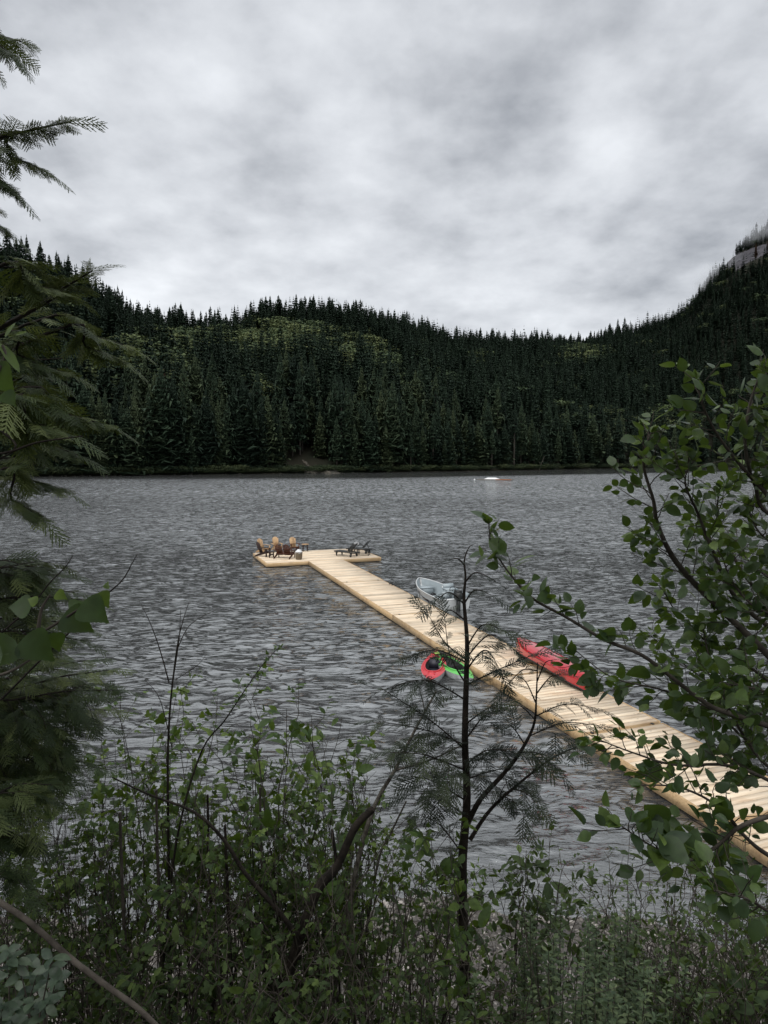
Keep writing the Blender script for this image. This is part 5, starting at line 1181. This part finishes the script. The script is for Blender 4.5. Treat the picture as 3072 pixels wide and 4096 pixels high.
# spirea: upright stems set with small pale leaves
def spirea(lab, px_, py_, D, wd, ns, seed, size=.050):
    r = np.random.default_rng(seed); top = at(px_, py_, D); z0 = float(bank(top[0], D)); o = thing('spirea_bush', lab, 'shrub', (top[0], D, z0), 0, 'pale green spirea above the beach'); H = top[2] - z0
    wl = MB(); LV = Leaves([NAR, OVL])
    for k in range(ns):
        tx = np.array([r.uniform(-.5, .5) * wd, r.uniform(-.4, .4) * wd, H * r.uniform(.62, 1.)]); P_ = smooth_path([np.array([tx[0] * .35, tx[1] * .35, -.1]), tx * np.array([.8, .8, .5]), tx], 9); wl.tube(P_, np.linspace(.0045, .0015, 9), 4, cap=False)
        L = H * .8; nl = int(L * .72 / .013)
        for j in range(nl):
            g = .34 + .66 * j / nl; p, tg = path_at(P_, g); a = j * 2.4 + r.normal(0, .3); br = .05 * (1.05 - g) * r.random()
            d = np.array([math.cos(a), math.sin(a), .45]); LV.put(p + d * br, unit(d), unit(UP + np.array([math.cos(a), math.sin(a), 0]) * -.3 + r.normal(0, .25, 3)), size * r.uniform(.7, 1.25) * (1.15 - .35 * g), r.beta(2, 2))
    wl.build('stems', M['greytwig'], o); mb = MB(); LV.flush(mb, r); mb.build('leaves', M['spirea'], o)
for i, (px_, py_, D, wd, ns, lab) in enumerate([(2180, 3600, 4.5, .5, 11, 'leftmost tall pale green spirea beside the gravel patch'), (2300, 3640, 4.3, .5, 12, 'pale green spirea next to the leftmost tall one'), (2450, 3560, 4.5, .35, 8, 'tallest thin pale green spirea in the middle of its group'), (2440, 3720, 4.1, .55, 13, 'broad pale green spirea in front of the tallest one'), (2590, 3630, 4.6, .4, 9, 'pale green spirea at the right end of its group'), (2640, 3760, 4.0, .45, 9, 'half shaded pale green spirea beside the dark bushes'), (2250, 3830, 3.8, .5, 11, 'low pale green spirea at the bottom of the gravel patch'), (2480, 3920, 3.6, .5, 11, 'low pale green spirea at the bottom edge right of the gravel'), (1930, 3970, 3.4, .4, 9, 'small pale green spirea right of the young cedar foot'), (1660, 3960, 3.5, .35, 7, 'small pale green spirea left of the young cedar foot'), (560, 3830, 3.6, .3, 5, 'tiny pale green spirea in the dark thicket at the bottom left')]):
    spirea(lab, px_, py_, D, wd, ns, 700 + i)

# tall bare twigs and leafy whip
def sticks(name, label, cat, base, paths, mat, grp=None, leaves=None):
    o = thing(name, label, cat, tuple(base), 0, grp); o0 = np.array(base); wl = MB()
    for P_, a, b_ in paths: wl.tube(smooth_path([at(*q) - o0 if len(q) == 3 else np.array(q[:3]) for q in P_], 22), np.linspace(a, b_, 22), 6)
    wl.build('stems', mat, o, smooth=True); return o, o0
def gb(px_, D): x_ = at(px_, 3000, D)[0]; return np.array([x_, D, float(bank(x_, D))])
b_ = gb(690, 4.6)
sticks('bare_sapling', 'leafless dark twigs rising above the bushes in front of the open water', 'sapling', b_, [([(690, 4300, 4.6), (672, 3250, 4.6), (676, 2900, 4.6), (700, 2650, 4.6), (722, 2520, 4.6), (755, 2410, 4.6)], .011, .0018), ([(676, 2900, 4.6), (690, 2740, 4.6), (716, 2560, 4.6), (722, 2440, 4.6)], .006, .0015), ([(708, 2600, 4.6), (760, 2500, 4.6), (862, 2440, 4.6)], .004, .0012), ([(676, 2730, 4.6), (640, 2600, 4.6), (600, 2490, 4.6), (560, 2408, 4.6)], .005, .0012), ([(700, 2720, 4.6), (790, 2660, 4.6), (830, 2610, 4.6)], .003, .001), ([(690, 3000, 4.7), (640, 2800, 4.7), (580, 2720, 4.7)], .004, .0012)], M['bark'])
b_ = gb(700, 4.4); r = np.random.default_rng(808)
o = thing('leafy_whip', 'long arching whip with small leaves pointing up over the water', 'shrub', tuple(b_)); wl = MB(); LV = Leaves([MAP[0], OVL])
leafy(wl, LV, [at(*q) - b_ for q in [(640, 4000, 4.3), (700, 3400, 4.4), (800, 3020, 4.5), (900, 2880, 4.5), (980, 2760, 4.5), (1050, 2660, 4.5), (1115, 2590, 4.5)]], .009, r, f0=.55, step=.035, tw=.05, size=.034, lstep=.02, n=30, mat_up=1.)
wl.build('stems', M['bark'], o); mb = MB(); LV.flush(mb, r); mb.build('leaves', M['shrub'], o)
for i, (P_, lab) in enumerate([([(-320, 2900, 2.3), (-20, 2560, 2.3), (120, 2430, 2.3), (200, 2330, 2.3), (260, 2270, 2.3), (292, 2220, 2.3)], 'thin dark bare twig rising left of the heart shaped leaves'), ([(-260, 3200, 2.3), (60, 2750, 2.3), (330, 2480, 2.3), (420, 2385, 2.3), (490, 2320, 2.3), (530, 2250, 2.3), (550, 2215, 2.3)], 'thin bare twig curving up right of the heart shaped leaves')]):
    bx = at(P_[0][0] - 200, 3000, 2.3)[0]; b_ = np.array([bx, 2.3, float(bank(bx, 2.3))]); o = thing('bare_twig', lab, 'twig', tuple(b_)); mb = MB(); mb.tube(smooth_path([np.array([0, 0, -.1])] + [at(*q) - b_ for q in P_], 20), np.linspace(.005, .0012, 20), 5); mb.build('stem', M['bark'], o)

# dead trunks
def deadwood(name, label, base_px, D, paths, mat):
    b_ = gb(base_px, D); o, o0 = sticks(name, label, 'dead tree', b_, paths, mat); return o
deadwood('dead_tree', 'dark broken dead tree leaning right with a stub and a forked side limb', 1120, 3.9, [([(1010, 4700, 3.9), (1100, 4096, 3.9), (1190, 3780, 3.9), (1270, 3560, 3.9), (1345, 3470, 3.9), (1420, 3310, 3.9), (1492, 3235, 3.9)], .042, .020), ([(1350, 3480, 3.9), (1338, 3390, 3.9), (1328, 3318, 3.9)], .013, .009), ([(1195, 3830, 3.9), (1180, 3740, 3.85), (1110, 3640, 3.8), (978, 3490, 3.8), (900, 3365, 3.8), (780, 3250, 3.8), (600, 3180, 3.9), (450, 3110, 4.0)], .018, .004), ([(1110, 3640, 3.8), (1080, 3560, 3.8), (1095, 3590, 3.8)], .006, .003)], M['bark'])
deadwood('lichen_pole', 'pale lichen covered dead pole leaning right beside the dark trunk', 1370, 4.3, [([(1280, 4600, 4.3), (1330, 4000, 4.3), (1385, 3700, 4.4), (1430, 3450, 4.5), (1500, 3220, 4.6), (1580, 3080, 4.7), (1660, 2920, 4.8), (1745, 2765, 4.9)], .028, .008), ([(1585, 3080, 4.7), (1720, 3040, 4.7), (1860, 2975, 4.7)], .008, .004), ([(1700, 2850, 4.85), (1690, 2800, 4.85), (1680, 2760, 4.85)], .006, .003)], M['palebark'])
deadwood('lichen_pole', 'short thin pale dead stick right of the leaning lichen pole', 1500, 4.7, [([(1440, 3900, 4.7), (1510, 3460, 4.7), (1565, 3330, 4.7), (1625, 3205, 4.7)], .011, .006)], M['palebark'])
deadwood('fallen_pole', 'grey fallen pole slanting down across the bottom left thicket', -80, 2.6, [([(-250, 3450, 2.7), (0, 3610, 2.65), (120, 3690, 2.6), (290, 3840, 2.55), (450, 3960, 2.5), (560, 4040, 2.45), (700, 4180, 2.4)], .013, .010)], M['greytwig'])
for i, (px_, py0, py1, D, lab) in enumerate([(625, 3160, 3300, 4.3, 'upright dead stem with pale broken top in the left thicket'), (830, 3180, 3400, 4.5, 'grey slanting dead stem between the left bushes'), (480, 3250, 3500, 4.1, 'thin upright dark stem at the far left of the thicket'), (900, 3300, 3500, 4.0, 'tall thin straight stem just left of the forked limb'), (1040, 3150, 3500, 4.4, 'straight grey stem rising behind the forked limb')]):
    deadwood('dead_sapling', lab, px_, D, [([(px_ + 60, 4500, D), (px_ + 25, 3900, D), (px_ + 8, 3500, D), (px_, py0, D)], .014, .008)], M['bark'] if i % 2 else M['greytwig'])
# a mesh of long thin stems filling the thicket, one tangle nobody could count
r = np.random.default_rng(909); mb = MB()
for k in range(300):
    px_ = r.uniform(-150, 1750) if k < 230 else r.uniform(1950, 3150); D = r.uniform(3.4, 6.2); top = at(px_, r.uniform(2950, 3500) if px_ < 1500 else r.uniform(3350, 3750), D); z0 = float(bank(top[0], D)); bx = top[0] + r.normal(0, .15)
    P_ = smooth_path([(bx, D, z0 - .1), (bx * .6 + top[0] * .4 + r.normal(0, .06), D + r.normal(0, .05), z0 + (top[2] - z0) * .5), (top[0] + r.normal(0, .38), D + r.normal(0, .25), top[2] - .3 * r.random())], 9); P_[1:] += r.normal(0, .014, P_[1:].shape)
    mb.tube(P_, np.linspace(r.uniform(.003, .006), .0012, 9), 4, tone=r.random(), cap=False)
tag(mb.build('stem_tangle', M['greytwig']), 'tangle of thin bare stems filling the thicket on the bank', 'twigs', kind='stuff')
# low undergrowth on the bank
mb = MB(); LV = Leaves([MAP[0], OVL, NAR])
n = 15000; X_ = r.uniform(-6, 6, n); Y_ = r.uniform(1.6, 8.3, n)
gate = (nz2(X_, Y_, 1.6) + r.normal(0, .35, n)) > np.interp(Y_, [2, 6.4, 7.4, 8.3], [-1.2, -.5, .5, 1.2]); gate &= ~((X_ > .4) & (X_ < 3.2) & (Y_ > 6.2)); X_, Y_ = X_[gate], Y_[gate]; n = len(X_)
h_ = r.gamma(2, .11, n) * np.interp(Y_, [2, 6, 8], [1, .9, .5]); Z_ = bank(X_, Y_) + h_
for i in range(n): LV.put((X_[i], Y_[i], Z_[i]), unit(r.normal(0, 1, 3) * [1, 1, .4]), unit(UP + r.normal(0, .45, 3)), r.uniform(.025, .06), r.beta(1.5, 3))
LV.flush(mb, r); tag(mb.build('undergrowth', M['thicket']), 'low leafy undergrowth on the bank and along the beach', 'undergrowth', kind='stuff')
# thin mist drifting along the right mountain
mmist, t = newmat('mist'); co = t.n('ShaderNodeTexCoord').outputs['Object']
nm_ = t.rng(t.noise(t.vm('MULTIPLY', co, (1, 1, 1)), .022, 5, .6, .8), .40, .70, 0, .035)
ln_ = t.n('ShaderNodeVectorMath', {0: t.vm('MULTIPLY', co, (1 / 75, 1 / 40, 1 / 34))}, operation='LENGTH').outputs['Value']
dn_ = t.m('MULTIPLY', nm_, t.rng(ln_, .35, 1.0, 1, 0, smooth=True))
pv = t.n('ShaderNodeVolumePrincipled', {'Color': (.9, .92, .95, 1), 'Density': dn_, 'Anisotropy': .2}); t.t.links.new(pv.outputs[0], t.n('ShaderNodeOutputMaterial').inputs['Volume'])
for px_, s_, up_, ry in ((2800, .93, 22, -40), (2985, .90, 30, -35)):
    xx, DD, z_ = (float(q) for q in terr(px_, s_)); mb = MB(); q_ = np.linspace(-PI / 2, PI / 2, 9)
    mb.lathe([(max(.001, math.cos(a)), math.sin(a)) for a in q_], 16); mb.v = [v_ * np.array([75, 40, 34]) for v_ in mb.v]
    o = mb.build('mist', mmist); o.location = (xx, DD - 40, z_ + up_); o.rotation_euler = (0, R(ry), 0); tag(o, 'wisp of pale mist clinging to the right mountain ' + ('lower down the ridge' if px_ < 2900 else 'by the rock face near the top'), 'mist', kind='stuff')
# crown of the tall tree the photographer stands under, above and behind the camera
r = np.random.default_rng(1001)
o = thing('shade_tree', 'tall leafy tree rising behind the viewpoint, its crown shading the bank', 'tree', (-1.2, -4.5, float(bank(-1.2, -4.5))))
z0 = o.location[2]; mb = MB(); mb.tube([(0, 0, -.4), (.1, 0, 3), (.2, .2, 6.5)], [.32, .26, .14], 10); mb.build('trunk', M['bark'], o, smooth=True)
wl = MB(); LV = Leaves([ALD3, OVL])
for k in range(46):
    a = r.uniform(0, 6.28); e_ = np.array([math.cos(a) * r.uniform(2, 7.2), 1.5 + math.sin(a) * r.uniform(1.5, 5.6), r.uniform(4.2, 7.5)])
    st_ = np.array([.15, .1, r.uniform(3.2, 6.2)]); P_ = smooth_path([st_, st_ * .5 + e_ * .5 + [0, 0, .5], e_], 8); wl.tube(P_, np.linspace(.05, .012, 8), 5)
    for j in range(260):
        p, tg = path_at(P_, .2 + .8 * r.random()); p = p + r.normal(0, .55, 3) * [1, 1, .6]
        wy = p[1] - 4.5; wz = p[2] + z0; top = CAMZ + max(0, wy) * .72 + .9
        if wz < top or wy > 3.2: continue
        LV.put(p, unit(r.normal(0, 1, 3)), unit(UP + r.normal(0, .6, 3)), r.uniform(.16, .3), r.random())
wl.build('limbs', M['bark'], o); mb = MB(); LV.flush(mb, r); mb.build('foliage', M['alder'], o)
#@@PART4
